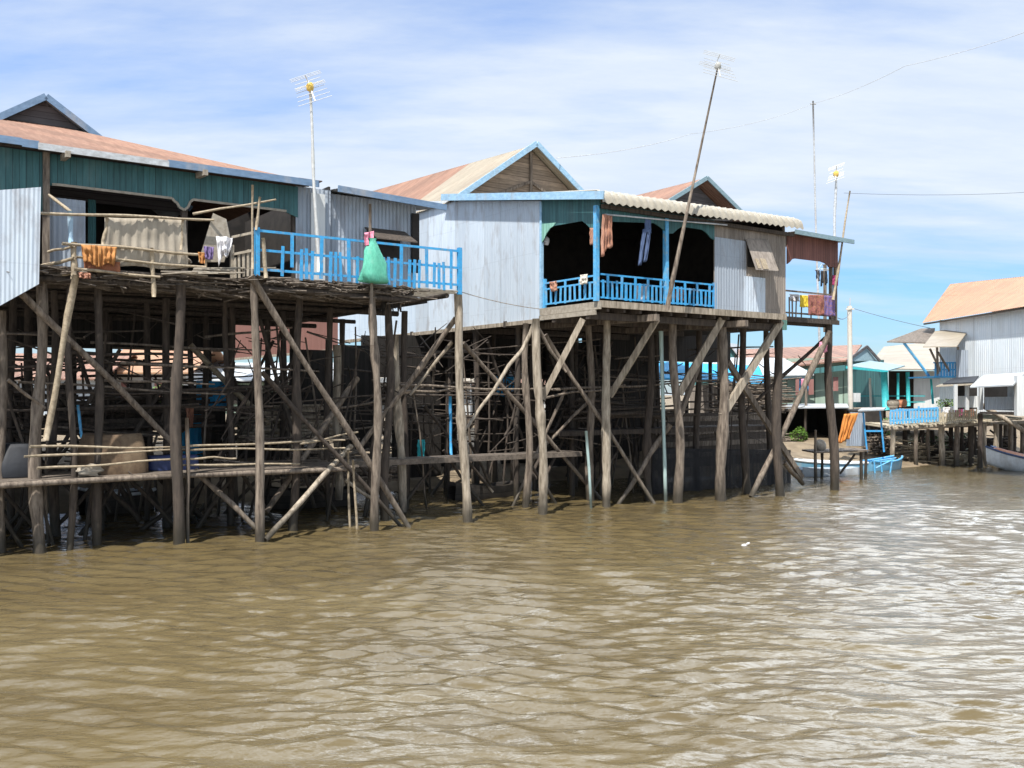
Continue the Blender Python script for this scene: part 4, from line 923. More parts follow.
for k in range(3):
    c = P(176, 262, 19.6); mb.path([c + Vector((.30 * math.cos(t) * (1 - .1 * k), .05 * k, .12 * math.sin(t) * (1 - .1 * k))) for t in np.linspace(0, 6.283, 20)], .03, 6)
single('rope_coil', mb, 'wood_pale', 'coil of thick rope lying under the canvas sheet', 'rope', P(176, 262, 19.6), smooth=True)
# green net bag
c = P(376, 283, 18.42); T = Thing('net_bag', 'full green net bag tied to the tall stick on the deck edge', 'bag', c)
mb = MB(); rings = [(0, .36, .16), (.04, .40, .20), (.2, .38, .2), (.45, .31, .18), (.7, .22, .14), (.86, .14, .10), (.95, .09, .07), (1.0, .13, .08)]
H = dz(240, 284, 376, 18.42); n_ = 44; vs = []; off = lambda q: Vector((-.10 * q, 0, 0))
for q, rx, ry in rings:
    for i in range(n_):
        a = 2 * math.pi * i / n_; kk = 1 + .05 * math.sin(a * 9 + q * 5) * (.3 + q) + .07 * math.sin(a * 5 + q * 7) * (1 - .3 * q) + .30 * mnoise.noise(Vector((math.cos(a) * 1.3, math.sin(a) * 1.3, q * 3.1))) + .12 * mnoise.noise(Vector((math.cos(a) * 3, math.sin(a) * 3, q * 7)))
        vs.append(c + off(q) + Vector((rx * .85 * kk * math.cos(a), ry * kk * math.sin(a), H * q)))
fs = [(j * n_ + i, j * n_ + (i + 1) % n_, (j + 1) * n_ + (i + 1) % n_, (j + 1) * n_ + i) for j in range(len(rings) - 1) for i in range(n_)] + [tuple(reversed(range(n_)))]
MB().add(vs, fs).build('sack', 'green_bag', T, True)
mb = MB(); mb.cloth(P(364, 233, 18.4), P(374, 231, 18.4), dz(231, 244, 370, 18.4), depth=.05, folds=2, taper=.8, seed=2); mb.build('pink_mouth', 'pink_cloth', T, True)
# washing on the veranda
cloth('peach_garment', 'peach and brown garment hanging at the veranda corner post', 'garment', P(603, 214, 17.75), P(612, 216, 17.75), (dz(214, 256, 600, 17.75), dz(215, 243, 613, 17.75)), 'peach_cloth', depth=.045, folds=4, taper=1.3, seed=14, ragged=.05)
T = Thing('jeans', 'pair of blue jeans hanging under the veranda eave', 'trousers', P(645, 256, 17.8), 'H', 'washing hung out on the decks')
mb = MB(); mb.cloth(P(645, 219, 17.8), P(651, 220, 17.8), (dz(219, 232, 645, 17.8)), depth=.03, folds=1.5, seed=15); mb.build('waist', 'jeans', T, True)
for a, b, d0 in ((640.5, 645.5, 33), (645.5, 650, 30)):
    mb = MB(); p = P(a + 2.5, 229, 17.8); q = P(b + 1.5, 229, 17.8); mb.cloth(p, q, d0 * .0278, depth=.02, folds=1.2, taper=.8, seed=int(a)); mb.v = [(x - (p.z - z) * .18, y, z) for x, y, z in mb.v]; mb.build('trouser_leg', 'jeans', T, True)
mb = MB(); mb.cloth(PU(590, 228, 15.28), PU(594, 228, 15.28), .42, depth=.03, folds=2, seed=16, normal=(-1, 0, 0)); single('pink_towel', mb, 'peach_cloth', 'narrow pink towel beside the veranda corner post', 'towel', PU(592, 228, 15.28), smooth=True, group='washing hung out on the decks')
mb = MB(); mb.cloth(PU(550, 282, 15.3), PU(557, 281, 15.3), .26, depth=.05, folds=2, seed=17, normal=(-1, 0, 0)); single('orange_rag', mb, 'peach_cloth', 'orange rag draped on the pale blue side railing', 'rag', PU(552, 284, 15.3), smooth=True, group='washing hung out on the decks')
mb = MB(); mb.cloth(PU(581, 275, 15.3), PU(588, 274, 15.3), .24, depth=.05, folds=2, seed=18, normal=(-1, 0, 0)); single('cream_rag', mb, 'concrete', 'cream rag draped on the pale blue side railing near the corner', 'rag', PU(584, 276, 15.3), smooth=True, group='washing hung out on the decks')
cloth('grey_cloth', 'grey cloth behind the blue balusters of the veranda', 'cloth', P(637, 284, 18.3), P(646, 284, 18.3), .42, 'white_cloth', depth=.05, folds=2, taper=1.4, seed=19)
cloth('striped_cloth', 'brown cloth hanging low behind the last veranda balusters', 'cloth', P(676, 288, 18.3), P(686, 289, 18.3), .32, 'peach_cloth', depth=.05, folds=2, seed=21)
mb = MB(); mb.lump(PU(546, 241, 15.6), .10, .10, .12, 4, .2); single('hanging_lamp', mb, 'white_cloth', 'small pale lantern hanging in the arched side opening', 'lantern', PU(546, 244, 15.6), smooth=True)
# washing on the porch
for nm, lb, ct, x0, x1, y0, y1, m_ in (('yellow_towel', 'bright yellow towel on the porch rail', 'towel', 800, 808, 295, 307, 'yellow_cloth'), ('batik_cloth', 'red brown patterned cloth on the porch rail', 'cloth', 808.5, 824, 294.5, 315, 'batik'),
                                       ('blue_print_cloth', 'dark blue printed cloth at the outer end of the porch rail', 'cloth', 824.5, 835, 295.5, 316, 'blue_cloth')):
    cloth(nm, lb, ct, P(x0, y0, 18.44), P(x1, y0 + .6, 18.44), dz(y0, y1, x0, 18.44), m_, depth=.03, folds=3, seed=int(x0))
cloth('magenta_shirt', 'magenta shirt hanging high at the porch corner post', 'shirt', P(833, 275, 18.42), P(838.5, 276, 18.42), .3, 'magenta_cloth', depth=.03, folds=2, seed=31)
cloth('white_towel', 'white towel at the inner end of the porch rail', 'towel', P(790, 294, 18.8), P(799, 294.5, 18.8), .22, 'white_cloth', depth=.03, folds=2, seed=33)
T = Thing('clothes_hanger_ring', 'round peg hanger with dark socks under the porch roof', 'peg hanger', P(822, 270, 20), 'H')
c = P(822, 270, 20); mb = MB(); mb.path([c + Vector((.22 * math.cos(t), .22 * math.sin(t), 0)) for t in np.linspace(0, 6.283, 20)], .012, 5); mb.path([c + Vector((-.22, 0, 0)), c + Vector((0, 0, .2)), c + Vector((.22, 0, 0))], .008, 5)
mb.path([c + Vector((0, 0, .2)), c + Vector((0, 0, .7))], .006, 5); mb.build('ring', 'steel', T)
for i, (dx, L) in enumerate(((-.26, .28), (-.15, .36), (-.02, .52), (.06, .4), (.2, .46), (.27, .4))):
    mb = MB(); mb.cloth(c + Vector((dx - .035, 0, -.02)), c + Vector((dx + .045, .02, -.02)), L, depth=.025, folds=1.3, nu=10, nv=8, seed=i + 40); mb.build('sock', 'tarp_dark', T, True)
cloth('pink_bag', 'pink plastic bag hanging from the outer corner stilt of the porch', 'bag', P(820, 342, 18.5), P(827, 341, 18.5), .34, 'pink_cloth', depth=.06, folds=2, taper=1.2, seed=44)

# ================================================================ on the landing and below the houses
T = Thing('covered_crate', 'big brown mat covered crate on the landing under the deck', 'crate', P(118, 476, 20.4), 'H')
a, b = P(86, 478, 20.0), P(151, 470, 20.0); dep = 1.3
mb = MB()
def hull_box(u0, u1, v0, v1, z0, z1, inset, sub=8):
    vs, fs = [], []
    for j in range(sub + 1):
        t = j / sub; k = inset * t ** 2.2
        ring = []
        cu, cv = (u0 + u1) / 2, (v0 + v1) / 2; hu, hv = (u1 - u0) / 2 - k, (v1 - v0) / 2 - k
        for i in range(32):
            ang = 2 * math.pi * i / 32; cx, sx = math.cos(ang), math.sin(ang)
            e = .35; x = math.copysign(abs(cx) ** e, cx) * hu; y = math.copysign(abs(sx) ** e, sx) * hv
            p = Vector((cu + x, cv + y, z0 + (z1 - z0) * t)); nn = mnoise.noise(p * 2.3) * .035
            vs.append(p + Vector((nn, nn, nn)))
    for j in range(sub):
        for i in range(32): fs.append((j * 32 + i, j * 32 + (i + 1) % 32, (j + 1) * 32 + (i + 1) % 32, (j + 1) * 32 + i))
    fs.append(tuple(sub * 32 + i for i in range(32)))
    return vs, fs
mb.add(*hull_box(a.x, b.x, 20.0, 21.3, ZL, ZL + .78, .12)); mb.build('mat_cover', 'tarp_brown', T, True)
mb = MB(); mb.box((a.x + .1, 20.05, ZL - .004), (b.x - .1, 21.2, ZL + .05)); mb.build('pallet', 'wood', T)
mb = MB(); pa = P(6, 474, 20.2); mb.add(*hull_box(pa.x - .15, P(37, 470, 20.2).x + .05, 20.2, 21.5, ZL, ZL + .62, .14)); single('tarp_bundle', mb, 'tarp_dark', 'dark grey tarpaulin bundle at the left end of the landing', 'bundle', (pa.x, 20.2, ZL), smooth=True)
mb = MB(); pa = P(90, 475, 19.7); mb.lump(pa + Vector((0, 0, .08)), .22, .15, .11, 6, .9, 18, 12, ZL); single('pale_sack', mb, 'board_pale', 'crumpled pale sack in front of the brown crate', 'sack', (pa.x, pa.y, ZL), smooth=True)
mb = MB(); pa = P(163, 456, 20.6); mb.add(*hull_box(pa.x - .35, pa.x + .75, 20.4, 21, ZL, ZL + .30, .05)); single('blue_tub', mb, 'dark_blue', 'dark blue plastic tub beside the brown crate', 'tub', (pa.x, 20.4, ZL), smooth=True)
mb = MB(); pa = P(82, 405, 21.9); mb.pole(P(78, 405, 21.4), P(86, 462, 21.4), .035, .035, 7, 4, .02); single('blue_pipe', mb, 'paint_cyan', 'upright blue pipe behind the brown crate', 'pipe', P(86, 462, 21.4), smooth=True)
mb = MB(); mb.pole(P(450, 395, 21.6), P(451, 455, 21.6), .04, .04, 7, 4, .02); single('blue_pipe', mb, 'paint_blue', 'upright blue pipe beside the forked stilt of the veranda house landing', 'pipe', P(451, 455, 21.6), smooth=True)
b_ = PW(667, 502); mb = MB(); mb.pole(Vector((b_.x, b_.y, -1.2)), P(661, 331, b_.y), .055, .05, 10, 8, .02); single('drain_pipe', mb, 'pipe', 'tall pale green water pipe rising from the river to the veranda floor', 'pipe', (b_.x, b_.y, 0), smooth=True)
b_ = PW(594, 508); mb = MB(); mb.pole(Vector((b_.x, b_.y, -1)), P(586, 431, b_.y), .045, .04, 8, 6, .02); single('mooring_stake', mb, 'pipe', 'short pale stake leaning in the river between two stilts', 'stake', (b_.x, b_.y, 0), smooth=True)
for (x0, y0, x1, y1), lb in zip(((348, 450, 351, 528), (353, 460, 359, 530)), ('thin bamboo stake standing in shadow, left one of a close pair', 'thin bamboo stake leaning in shadow, right one of a close pair')):
    b_ = PW(x1, y1); mb = MB(); mb.pole(Vector((b_.x, b_.y, -1)), P(x0, y0, b_.y), .03, .025, 7, 6, .02); single('mooring_stake', mb, 'bamboo', lb, 'stake', (b_.x, b_.y, 0), smooth=True, group='bamboo stakes in the river')
cloth('red_cloth', 'red and orange cloth hanging behind the dark stilt of the teal house', 'cloth', P(186, 408, 23), P(194, 407, 23), (.42, .5), 'peach_cloth', depth=.09, folds=2, taper=.7, seed=50)
for i, (x, y, v_, w_, h_, lb) in enumerate(((212, 395, 27.5, .9, .8, 'bright blue tarpaulin scrap hung behind the stilts of the teal house'), (193, 436, 26, .6, 1.2, 'light blue sheet hung low between two dark stilts'), (421, 449, 22.4, .22, .5, 'turquoise cloth hanging above the landing of the veranda house'), (504, 386, 26.5, .8, .7, 'blue sheet at the dark backing behind the forked branch'))):
    cloth('hanging_sheet', lb, 'sheet', P(x, y, v_) + Vector((-w_ / 2, 0, h_ / 2)), P(x, y, v_) + Vector((w_ / 2, 0, h_ / 2)), h_, 'tarp_blue' if i != 2 else 'paint_turq', depth=.06, folds=3, seed=60 + i, group='sheets hung below the houses')
for i, (x, y, v_, w_, h_, lb) in enumerate(((515, 378, 26.8, .5, .55, 'white cloth at the dark backing, upper one near the forked branch'), (300, 446, 25.2, .5, .4, 'pale cloth in the deep shade above the tarred boat'))):
    cloth('pale_sheet', lb, 'sheet', P(x, y, v_) + Vector((-w_ / 2, 0, h_ / 2)), P(x, y, v_) + Vector((w_ / 2, 0, h_ / 2)), h_, 'white_cloth', depth=.06, folds=3, seed=70 + i, group='sheets hung below the houses')
# nets and wood under the veranda house
a, b = P(652, 448, 20.9), P(792, 450, 20.9)
cloth('fishing_net', 'long dark fishing net fence standing at the waterline below the porch', 'net', a, b, a.z + .3, 'net', depth=.07, folds=14, nu=90, nv=10, seed=80, group=None)
def pole_pile(label, c, L, count, r, w_, h_, m, seed, frame='H', ang=0.0, cat='pole pile', name='pole_pile'):
    rr = random.Random(seed); mb = MB(); c = Vector(c)
    for i in range(count):
        a_ = ang + rr.gauss(0, .45 if 'heap' in name else .15); d = Vector((math.cos(a_), math.sin(a_), rr.gauss(0, .05))); t = rr.random()
        p = c + Vector((rr.uniform(-.3, .3) * L * .4, rr.uniform(-w_ / 2, w_ / 2), r + h_ * t * rr.random()))
        l = L * rr.uniform(.5, 1); mb.path([p - d * l / 2, p + Vector((0, 0, rr.uniform(-.03, .03))), p + d * l / 2], r * rr.uniform(.6, 1.3), 6)
    return single(name, mb, m, label, cat, c, frame)
pole_pile('heap of poles and nets on the shelf below the veranda floor', P(620, 418, 21.8), 4.2, 60, .035, .8, .7, 'wood_dark', 1)
pole_pile('tangle of pale sticks beneath the white roof, seen past the stilts', D(752, 412, 37), 3.4, 90, .025, 1.2, 1.6, 'wood', 2, 'W', 2.6, name='stick_heap', cat='stick heap')
pole_pile('pile of firewood on the landing by the reddish skirting', P(290, 440, 24.5), 3, 90, .04, 1.0, 1.0, 'wood_pale', 3, name='firewood_pile', cat='firewood')
pole_pile('dark stacked poles behind the brown mat covered crate', P(125, 430, 24.0), 4.0, 70, .04, .8, .9, 'wood_dark', 4)
pole_pile('tangled driftwood heap below the middle deck, behind the leaning poles', P(340, 480, 23.5), 3.2, 90, .03, 1.0, .9, 'wood', 5, name='stick_heap', cat='stick heap')
mb = MB(); mb.box((P(560, 425, 21.4).x, 21.4, 1.9), (P(770, 425, 21.4).x, 22.6, 1.97)); mb.box((P(560, 425, 21.35).x, 21.35, 1.82), (P(770, 425, 21.35).x, 21.4, 1.95))
shelf = mb.build('shelf', 'wood_dark', T2)
# ================================================================ boats
def boat(label, bow, stern, beam, depth, free, hull_m, deck_m, frame='W', rise=.25, rail_m=None, group='wooden river boats', ns=18, dk=.1):
    bow, stern = Vector(bow), Vector(stern); bow.z = stern.z = 0; d = stern - bow; L = d.length; d.normalize(); s = Vector((-d.y, d.x, 0))
    T = Thing('river_boat', label, 'boat', (bow + stern) / 2, frame, group)
    prof = [(-1, 1), (-.96, .55), (-.7, 0.1), (-.3, -.12), (0, -.15), (.3, -.12), (.7, .1), (.96, .55), (1, 1)]
    vs, fs = [], []; kk = len(prof)
    for i in range(ns + 1):
        t = i / ns; w_ = beam / 2 * max(.04, math.sin(math.pi * min(1, .06 + t * .80)) ** .6) * (1 if t < .6 else 1 - .25 * (t - .6) / .4)
        up = rise * (1 - t) ** 3 + rise * .35 * t ** 4
        for q, h in prof:
            z = up + (free if h == 1 else -depth + (free + depth) * max(0, h + .15) / 1.15)
            vs.append(bow + d * (L * t) + s * (q * w_) + Vector((0, 0, z)))
    for i in range(ns):
        for j in range(kk - 1): fs.append((i * kk + j, i * kk + j + 1, (i + 1) * kk + j + 1, (i + 1) * kk + j))
    fs.append(tuple(ns * kk + j for j in range(kk)))
    MB().add(vs, fs).build('hull', hull_m, T, True)
    dv, df = [], []
    for i in range(1, ns + 1):
        a, b = Vector(vs[i * kk]), Vector(vs[i * kk + kk - 1]); dv += [a.lerp(b, .04) - Vector((0, 0, dk)), a.lerp(b, .96) - Vector((0, 0, dk))]
    for i in range(ns - 1): df.append((i * 2, i * 2 + 1, i * 2 + 3, i * 2 + 2))
    MB().add(dv, df).build('deck', deck_m, T)
    if rail_m:
        for e in (0, kk - 1):
            MB().path([Vector(vs[i * kk + e]) + Vector((0, 0, .02)) for i in range(ns + 1)], .045, 6).build('gunwale', rail_m, T, True)
    return T
boat('white and dark blue boat with orange deck moored by the rickety jetty', D(988, 474, 38.4), D(1130, 486, 34.6), 1.1, .35, .36, 'boat_white', 'boat_orange', rise=.55, rail_m='jeans', dk=-.06)
boat('blue and cream boat moored behind the small plank stage', D(794, 470, 37.2), D(868, 473, 36.4), 1.1, .4, .36, 'boat_blue', 'boat_white', rise=.1, rail_m='boat_white')
boat('faded blue boat, lower and nearer one below the plank stage', D(800, 476, 35.0), D(856, 474, 35.8), .9, .3, .26, 'boat_white', 'boat_blue', rise=.1)
boat('bright blue open boat with a frame, nearest the brush heap', D(898, 468, 39), D(866, 471, 37.5), 1.0, .4, .32, 'boat_blue', 'paint_cyan', rise=.15, rail_m='paint_cyan')
boat('dark tarred boat moored in the shadow under the middle deck', W2H(D(262, 508, 25.0)), W2H(D(352, 505, 26.0)), 1.2, .4, .42, 'boat_dark', 'wood_dark', 'H', rise=.2)
boat('dark boat with pale rim half hidden behind the landing of the teal house', W2H(D(82, 515, 23.6)), W2H(D(150, 508, 25)), 1.1, .35, .45, 'boat_dark', 'wood_dark', 'H', rise=.2, rail_m='boat_white')
boat('small dark boat moored beneath the veranda house', W2H(D(452, 500, 27)), W2H(D(515, 500, 28.5)), 1.0, .35, .35, 'boat_dark', 'wood_dark', 'H', rise=.2)
mb = MB(); c = D(744, 547, 18.8); c.z = 0; mb.lump(c + Vector((0, 0, .015)), .055, .035, .04, 3, .2); mb.path([c + Vector((.05, 0, .05)), c + Vector((.11, 0, .07))], .02, 8)
single('plastic_bottle', mb, 'white_cloth', 'small white plastic bottle floating on the open river', 'bottle', c, 'W', smooth=True)

# ================================================================ far bank on the right
# tall pale house with the orange roof
T4 = Thing('tin_house', 'tall pale tin house with streaked orange roof and small blue balcony', 'house', (20, 40, 0), 'W')
XW = 19.4
mb = MB(); mb.corr((22.4, 30, 2.2), (XW, 43.1, 2.2), (XW, 43.1, 6.32), (22.4, 30, 6.72), .12, .01); mb.build('side_wall', 'tin_far', T4)
mb = MB(); mb.corr((XW, 43.1, 2.2), (23.5, 43.1, 2.2), (23.5, 43.1, 6.4), (XW, 43.1, 6.4), .12, .01); mb.box((XW + .1, 42.9, 5.4), (22, 43.05, 6.2)); mb.build('end_wall', 'green_light', T4)
mb = MB(); e0, e1, r1, r0 = Vector((22.1, 29, 6.75)), Vector((18.95, 43.9, 6.33)), Vector((21.4, 46.4, 8.42)), Vector((25.4, 31, 7.75)); mb.corr(e0, e1, r1, r0, .14, .012); mb.corr(r0, r1, Vector((24, 45.5, 6.3)), Vector((28.5, 30, 6.3)), .14, .012)
mb.build('roof', 'roof_orange', T4)
mb = MB(); mb.beam((22.1, 29.5, 6.69), (19.0, 43.8, 6.27), .07, .07); mb.build('eave_batten', 'wood_dark', T4)
mb = MB(); mb.slab([D(887, 342.5, 42.5), D(934, 344, 41.5), D(935, 329, 44.5), D(921, 329.5, 45)], (0, .02, .05)); mb.build('awning', 'board', T4)
for q in (.25, .5, .75):
    mb = MB(); a = D(887, 343.5, 42.5).lerp(D(921, 330.5, 45), q); b = D(934, 345, 41.5).lerp(D(935, 330, 44.5), q); mb.beam(a, b, .05, .07); mb.build('awning_rib', 'wood_dark', T4)
mb = MB(); mb.slab([D(923, 347.5, 40.6), D(957, 347, 39.8), D(970, 328.5, 42), D(935, 332, 43)], (0, .02, .04)); mb.build('awning', 'roof_cream', T4, label='cream sheet awning')
mb = MB(); mb.path([D(904, 343, 42.2), D(929, 376, 42.2)], .06, 7); mb.build('strut', 'paint_cyan', T4)
for a, b in (((937, 347), (938, 376)), ((958, 347), (959, 372)), ((930, 349), (941, 372)), ((938, 352), (950, 372))):
    mb = MB(); mb.path([D(*a, 41), D(*b, 41.4)], .05, 6); mb.build('strut', 'wood', T4)
mb = MB(); mb.box(D(934, 376, 41.3), D(960, 378.5, 44)); balc = mb.build('balcony', 'paint_blue', T4)
for i in range(9):
    mb = MB(); p = D(935.5 + i * 2.9, 376, 41.35); mb.box((p.x - .035, p.y - .02, p.z), (p.x + .035, p.y + .02, p.z + .58)); mb.build('baluster', 'paint_blue', balc, T=T4)
mb = MB(); mb.box(D(934, 362, 41.33), D(960, 363.5, 41.4)); mb.box(D(934, 369, 41.33), D(960, 370.3, 41.4)); mb.build('balcony_rail', 'paint_blue', balc, T=T4)
mb = MB(); mb.corr(D(956, 379, 41), D(968, 379, 40.6), D(968, 350, 40.6), D(956, 350, 41), .1, .01); mb.build('screen_wall', 'tin_grey', T4)
# low shack with awnings on the jetty
T5 = Thing('jetty_shack', 'low tin shack with pale lifted awning on the rickety jetty', 'shack', D(985, 415, 37), 'W')
mb = MB(); mb.slab([D(970, 388, 35.6), D(1013, 386, 33.6), D(1026, 373.5, 35.5), D(984, 376, 37.6)], (0, .02, .05)); mb.build('awning', 'roof_white', T5)
mb = MB(); mb.slab([D(943, 384.5, 38.5), D(974, 383, 37.5), D(979, 377, 38.6), D(953, 379, 40)], (0, .02, .05)); mb.build('dark_awning', 'tarp_dark', T5)
mb = MB(); mb.slab([D(936, 387, 38.4), D(973, 385, 37.4), D(975, 383, 38), D(942, 385, 39)], (0, .02, .05)); mb.build('awning', 'roof_cream', T5)
mb = MB(); mb.corr(D(985, 410, 35.8), D(1060, 409, 33), D(1060, 396, 33), D(985, 397, 35.8), .1, .01); mb.build('low_wall', 'tin_grey', T5)
mb = MB(); mb.box((19.28, 32, 2.4), (19.36, 38.8, 3.42)); mb.build('rear_wall', 'dark', T5)  # dark panel put in for the shaded opening before the tin wall
mb = MB(); mb.slab([D(1008, 397, 35.2), D(1021, 397, 34.6), D(1021, 377, 35), D(1008, 384, 35.4)], (0, .03, 0)); mb.build('side_board', 'tin_pale', T5)
mb = MB(); mb.box(D(1017, 416, 34.0), D(1023, 376, 34.2)); mb.build('door_post', 'wall_white', T5)
mb = MB(); mb.corr(D(956, 407.5, 38.6), D(981, 407.5, 37.9), D(981, 396, 37.9), D(956, 396, 38.6), .1, .01); mb.build('front_wall', 'wall_white', T5)
mb = MB(); mb.box(D(955, 409, 39.6), D(976, 384, 39.7)); mb.build('dark_opening', 'dark', T5)
for x in (955.5, 967, 981):
    mb = MB(); mb.box(D(x - 1, 410, 37.8), D(x + 1, 384.5, 37.9)); mb.build('post', 'wall_white', T5)
mb = MB(); mb.box((18.5, 33, 2.26), (20.6, 37.6, 2.34)); mb.build('floor', 'board', T5)
for x, d_ in ((19.32, 39.2),):
    mb = MB(); mb.pole((x, d_, -.9), (x, d_, 2.26), .11, .1, 8, 5, .03); mb.build('post', 'wood_dark', T5, True)
# jetty on posts
T6 = Thing('jetty', 'rickety plank jetty on posts with ragged edge, by the orange roofed house', 'jetty', D(940, 466, 40), 'W')
za = D(888, 427, 40).z; zb_ = D(989, 421, 40).z
mb = MB()
for i in range(74):
    q = i / 73; a = D(886, 427, 40).lerp(D(1022, 419, 40), q); a.z += rnd.uniform(-.03, .05)
    mb.beam(a + Vector((0, rnd.uniform(-.25, .1), 0)), a + Vector((rnd.uniform(-.1, .1), 3.6, .1)), .085, .05)
mb.build('planks', 'straw', T6)
mb = MB(); mb.pole(D(885, 429.5, 40.1), D(990, 423, 40.1), .09, .08, 8, 8, .03); mb.pole(D(885, 428, 42.3), D(1040, 422, 42.3), .09, .08, 8, 8, .03); mb.build('beam', 'wood_pale', T6, True)
for x, y, d_, m_ in ((893, 430, 40, 'wood_pale'), (941.5, 427, 40, 'wood_pale'), (971, 425, 40.4, 'wood_dark'), (984, 424, 39.8, 'wood_pale'), (905, 430, 42.4, 'wood_dark'), (922, 430, 42.6, 'wood_dark'), (951, 427, 42.6, 'wood_dark'), (962, 427, 41.8, 'wood_dark'), (975, 427, 41.4, 'wood_dark'), (1000, 424, 41.4, 'wood_dark'), (1014, 424, 42, 'wood_dark'), (932, 430, 43, 'wood_dark'), (1006, 424, 43, 'wood'), (1022, 424, 40.5, 'wood'), (916, 429, 40.2, 'wood'), (957, 426, 40.1, 'wood'), (996, 424, 40.1, 'wood_pale'), (1011, 423, 40.2, 'wood'), (928, 429, 41.2, 'wood')):
    t = D(x, y, d_); mb = MB(); r_ = rnd.uniform(.09, .14); mb.pole((t.x, t.y, -.8), t, r_, r_ * .9, 8, 5, .04); mb.build('post', m_, T6, True)
for a, b in (((946, 431), (966, 462)), ((925, 433), (905, 460)), ((957, 432), (950, 462)), ((977, 430), (963, 450)), ((990, 430), (1020, 455))):
    mb = MB(); mb.pole(D(*a, 42), D(*b, 42), .05, .05, 6, 4, .03); mb.build('brace', 'wood_dark', T6, True)
T7 = Thing('blue_fence', 'bright blue slatted fence along the edge of the rickety jetty', 'fence', D(915, 424, 40.2), 'W')
mb = MB(); mb.beam(D(890, 411, 40.25), D(938, 408, 40.25), .03, .08); mb.beam(D(890, 421, 40.25), D(938, 418, 40.25), .03, .08); mb.build('rail', 'paint_cyan', T7)
for i in range(16):
    q = i / 15; a = D(890.5, 424.5, 40.2).lerp(D(937.5, 421.5, 40.2), q); m2 = MB(); h = rnd.uniform(.52, .7); m2.box((a.x - .04, a.y - .02, a.z), (a.x + .04, a.y + .01, a.z + h)); m2.build('slat', 'paint_cyan', T7)
T8 = Thing('picket_fence', 'bleached bamboo picket fence on the jetty beside the blue slats', 'fence', D(955, 421, 40.2), 'W')
for i in range(20):
    q = i / 19; a = D(940, 422, 40.1).lerp(D(976, 419.5, 39.9), q); m2 = MB(); m2.path([a, a + Vector((rnd.uniform(-.04, .04), 0, rnd.uniform(.35, .62)))], .03, 6); m2.build('picket', 'straw', T8)
mb = MB(); mb.beam(D(940, 414, 40.15), D(976, 412, 39.95), .025, .05); mb.build('rail', 'straw', T8)
for nm, lb, x0, x1, m_ in (('white_cloth', 'white cloth drying over the bamboo pickets', 943, 953, 'white_cloth'), ('red_cloth', 'dark red cloth drying on the jetty pickets', 955, 963, 'magenta_cloth'), ('orange_towel', 'orange towel drying at the right end of the jetty pickets', 965, 974, 'peach_cloth')):
    mb = MB(); mb.cloth(D(x0, 407.5, 40.4), D(x1, 407, 40.4), .42, depth=.04, folds=2.5, seed=x0); single(nm, mb, m_, lb, 'cloth', D(x0, 412, 40.4), 'W', smooth=True, group='washing on the jetty')
mb = MB(); mb.pole(D(982, 405, 39.5), D(1040, 441, 38.5), .10, .08, 8, 6, .03); single('gangplank', mb, 'wood_pale', 'long bare pole sloping from the jetty down to the white boat', 'pole', D(982, 407, 39.5), 'W', smooth=True)
# mint house with tiled roof
T9 = Thing('mint_house', 'mint green plank house with terracotta tiled roof and turquoise porch posts', 'house', D(820, 407, 50), 'W')
mb = MB(); a, b = D(690, 407, 54), D(852, 406, 49); a.z = b.z = 2.35; mb.slab([a, b, Vector((b.x, b.y, 4.95)), Vector((a.x, a.y, 4.95))], (0, .06, 0)); mb.build('front_wall', 'wall_mint', T9)
mb = MB(); mb.slab([b + Vector((0, .06, 0)), D(884, 407, 51.5), Vector((D(884, 407, 51.5).x, 51.5, 4.9)), Vector((b.x, b.y + .06, 4.9))], (0, .06, 0)); mb.build('porch_wall', 'wall_teal', T9)
mb = MB(); e0, e1, r1, r0 = D(690, 378, 53), D(850, 361, 48.4), D(862, 346, 54), D(700, 352, 59); mb.slab([e0, e1, r1, r0], (0, 0, .08)); mb.build('roof', 'roof_tile', T9)
mb = MB(); mb.slab([D(848, 361.5, 48.5), D(867, 347, 50.5), D(878, 360.5, 51)], (0, .05, 0)); mb.build('gable_wall', 'trim_teal', T9)
mb = MB(); mb.beam(D(847, 361, 48.3), D(867, 346.5, 50.3), .06, .14); mb.beam(D(867, 346.5, 50.3), D(880, 361, 50.8), .06, .14); mb.build('gable_trim', 'gable_grey', T9)
mb = MB(); mb.slab([D(690, 381, 53.05), D(850, 364.5, 48.45), D(850, 370, 48.45), D(690, 385.5, 53.05)], (0, .04, 0)); mb.build('fascia', 'wall_teal', T9)
mb = MB(); mb.slab([D(848, 366.5, 47.5), D(888, 371.5, 46), D(905, 366.5, 48), D(870, 361.5, 50)], (0, 0, .05)); mb.build('porch_roof', 'trim_teal', T9)
mb = MB(); mb.slab([D(846, 368.5, 47.3), D(888, 372.5, 45.9), D(888, 370.6, 45.9), D(846, 366.2, 47.3)], (0, .05, 0)); mb.build('porch_fascia', 'paint_turq', T9)
for x0, y0, x1, y1, w_, d_ in ((884, 372, 886, 410, .17, 46), (907.5, 372, 908.5, 406, .10, 48), (898, 373, 898, 404, .07, 50), (931, 379, 933, 404, .06, 47)):
    mb = MB(); mb.path([D(x0, y0, d_), D(x1, y1, d_)], w_, 8); mb.build('porch_post', 'paint_turq', T9, True)
mb = MB(); mb.pole(D(870, 378, 47.8), D(871, 410, 47.8), .06, .05, 7, 4, .01); mb.build('pole', 'concrete', T9, True)
wd = [D(797, 392, 50.3), D(809, 391, 49.9), D(809, 377, 49.9), D(797, 378, 50.3)]
mb = MB(); mb.slab(wd, (0, -.03, 0)); wq = mb.build('window', 'tarp_blue', T9)
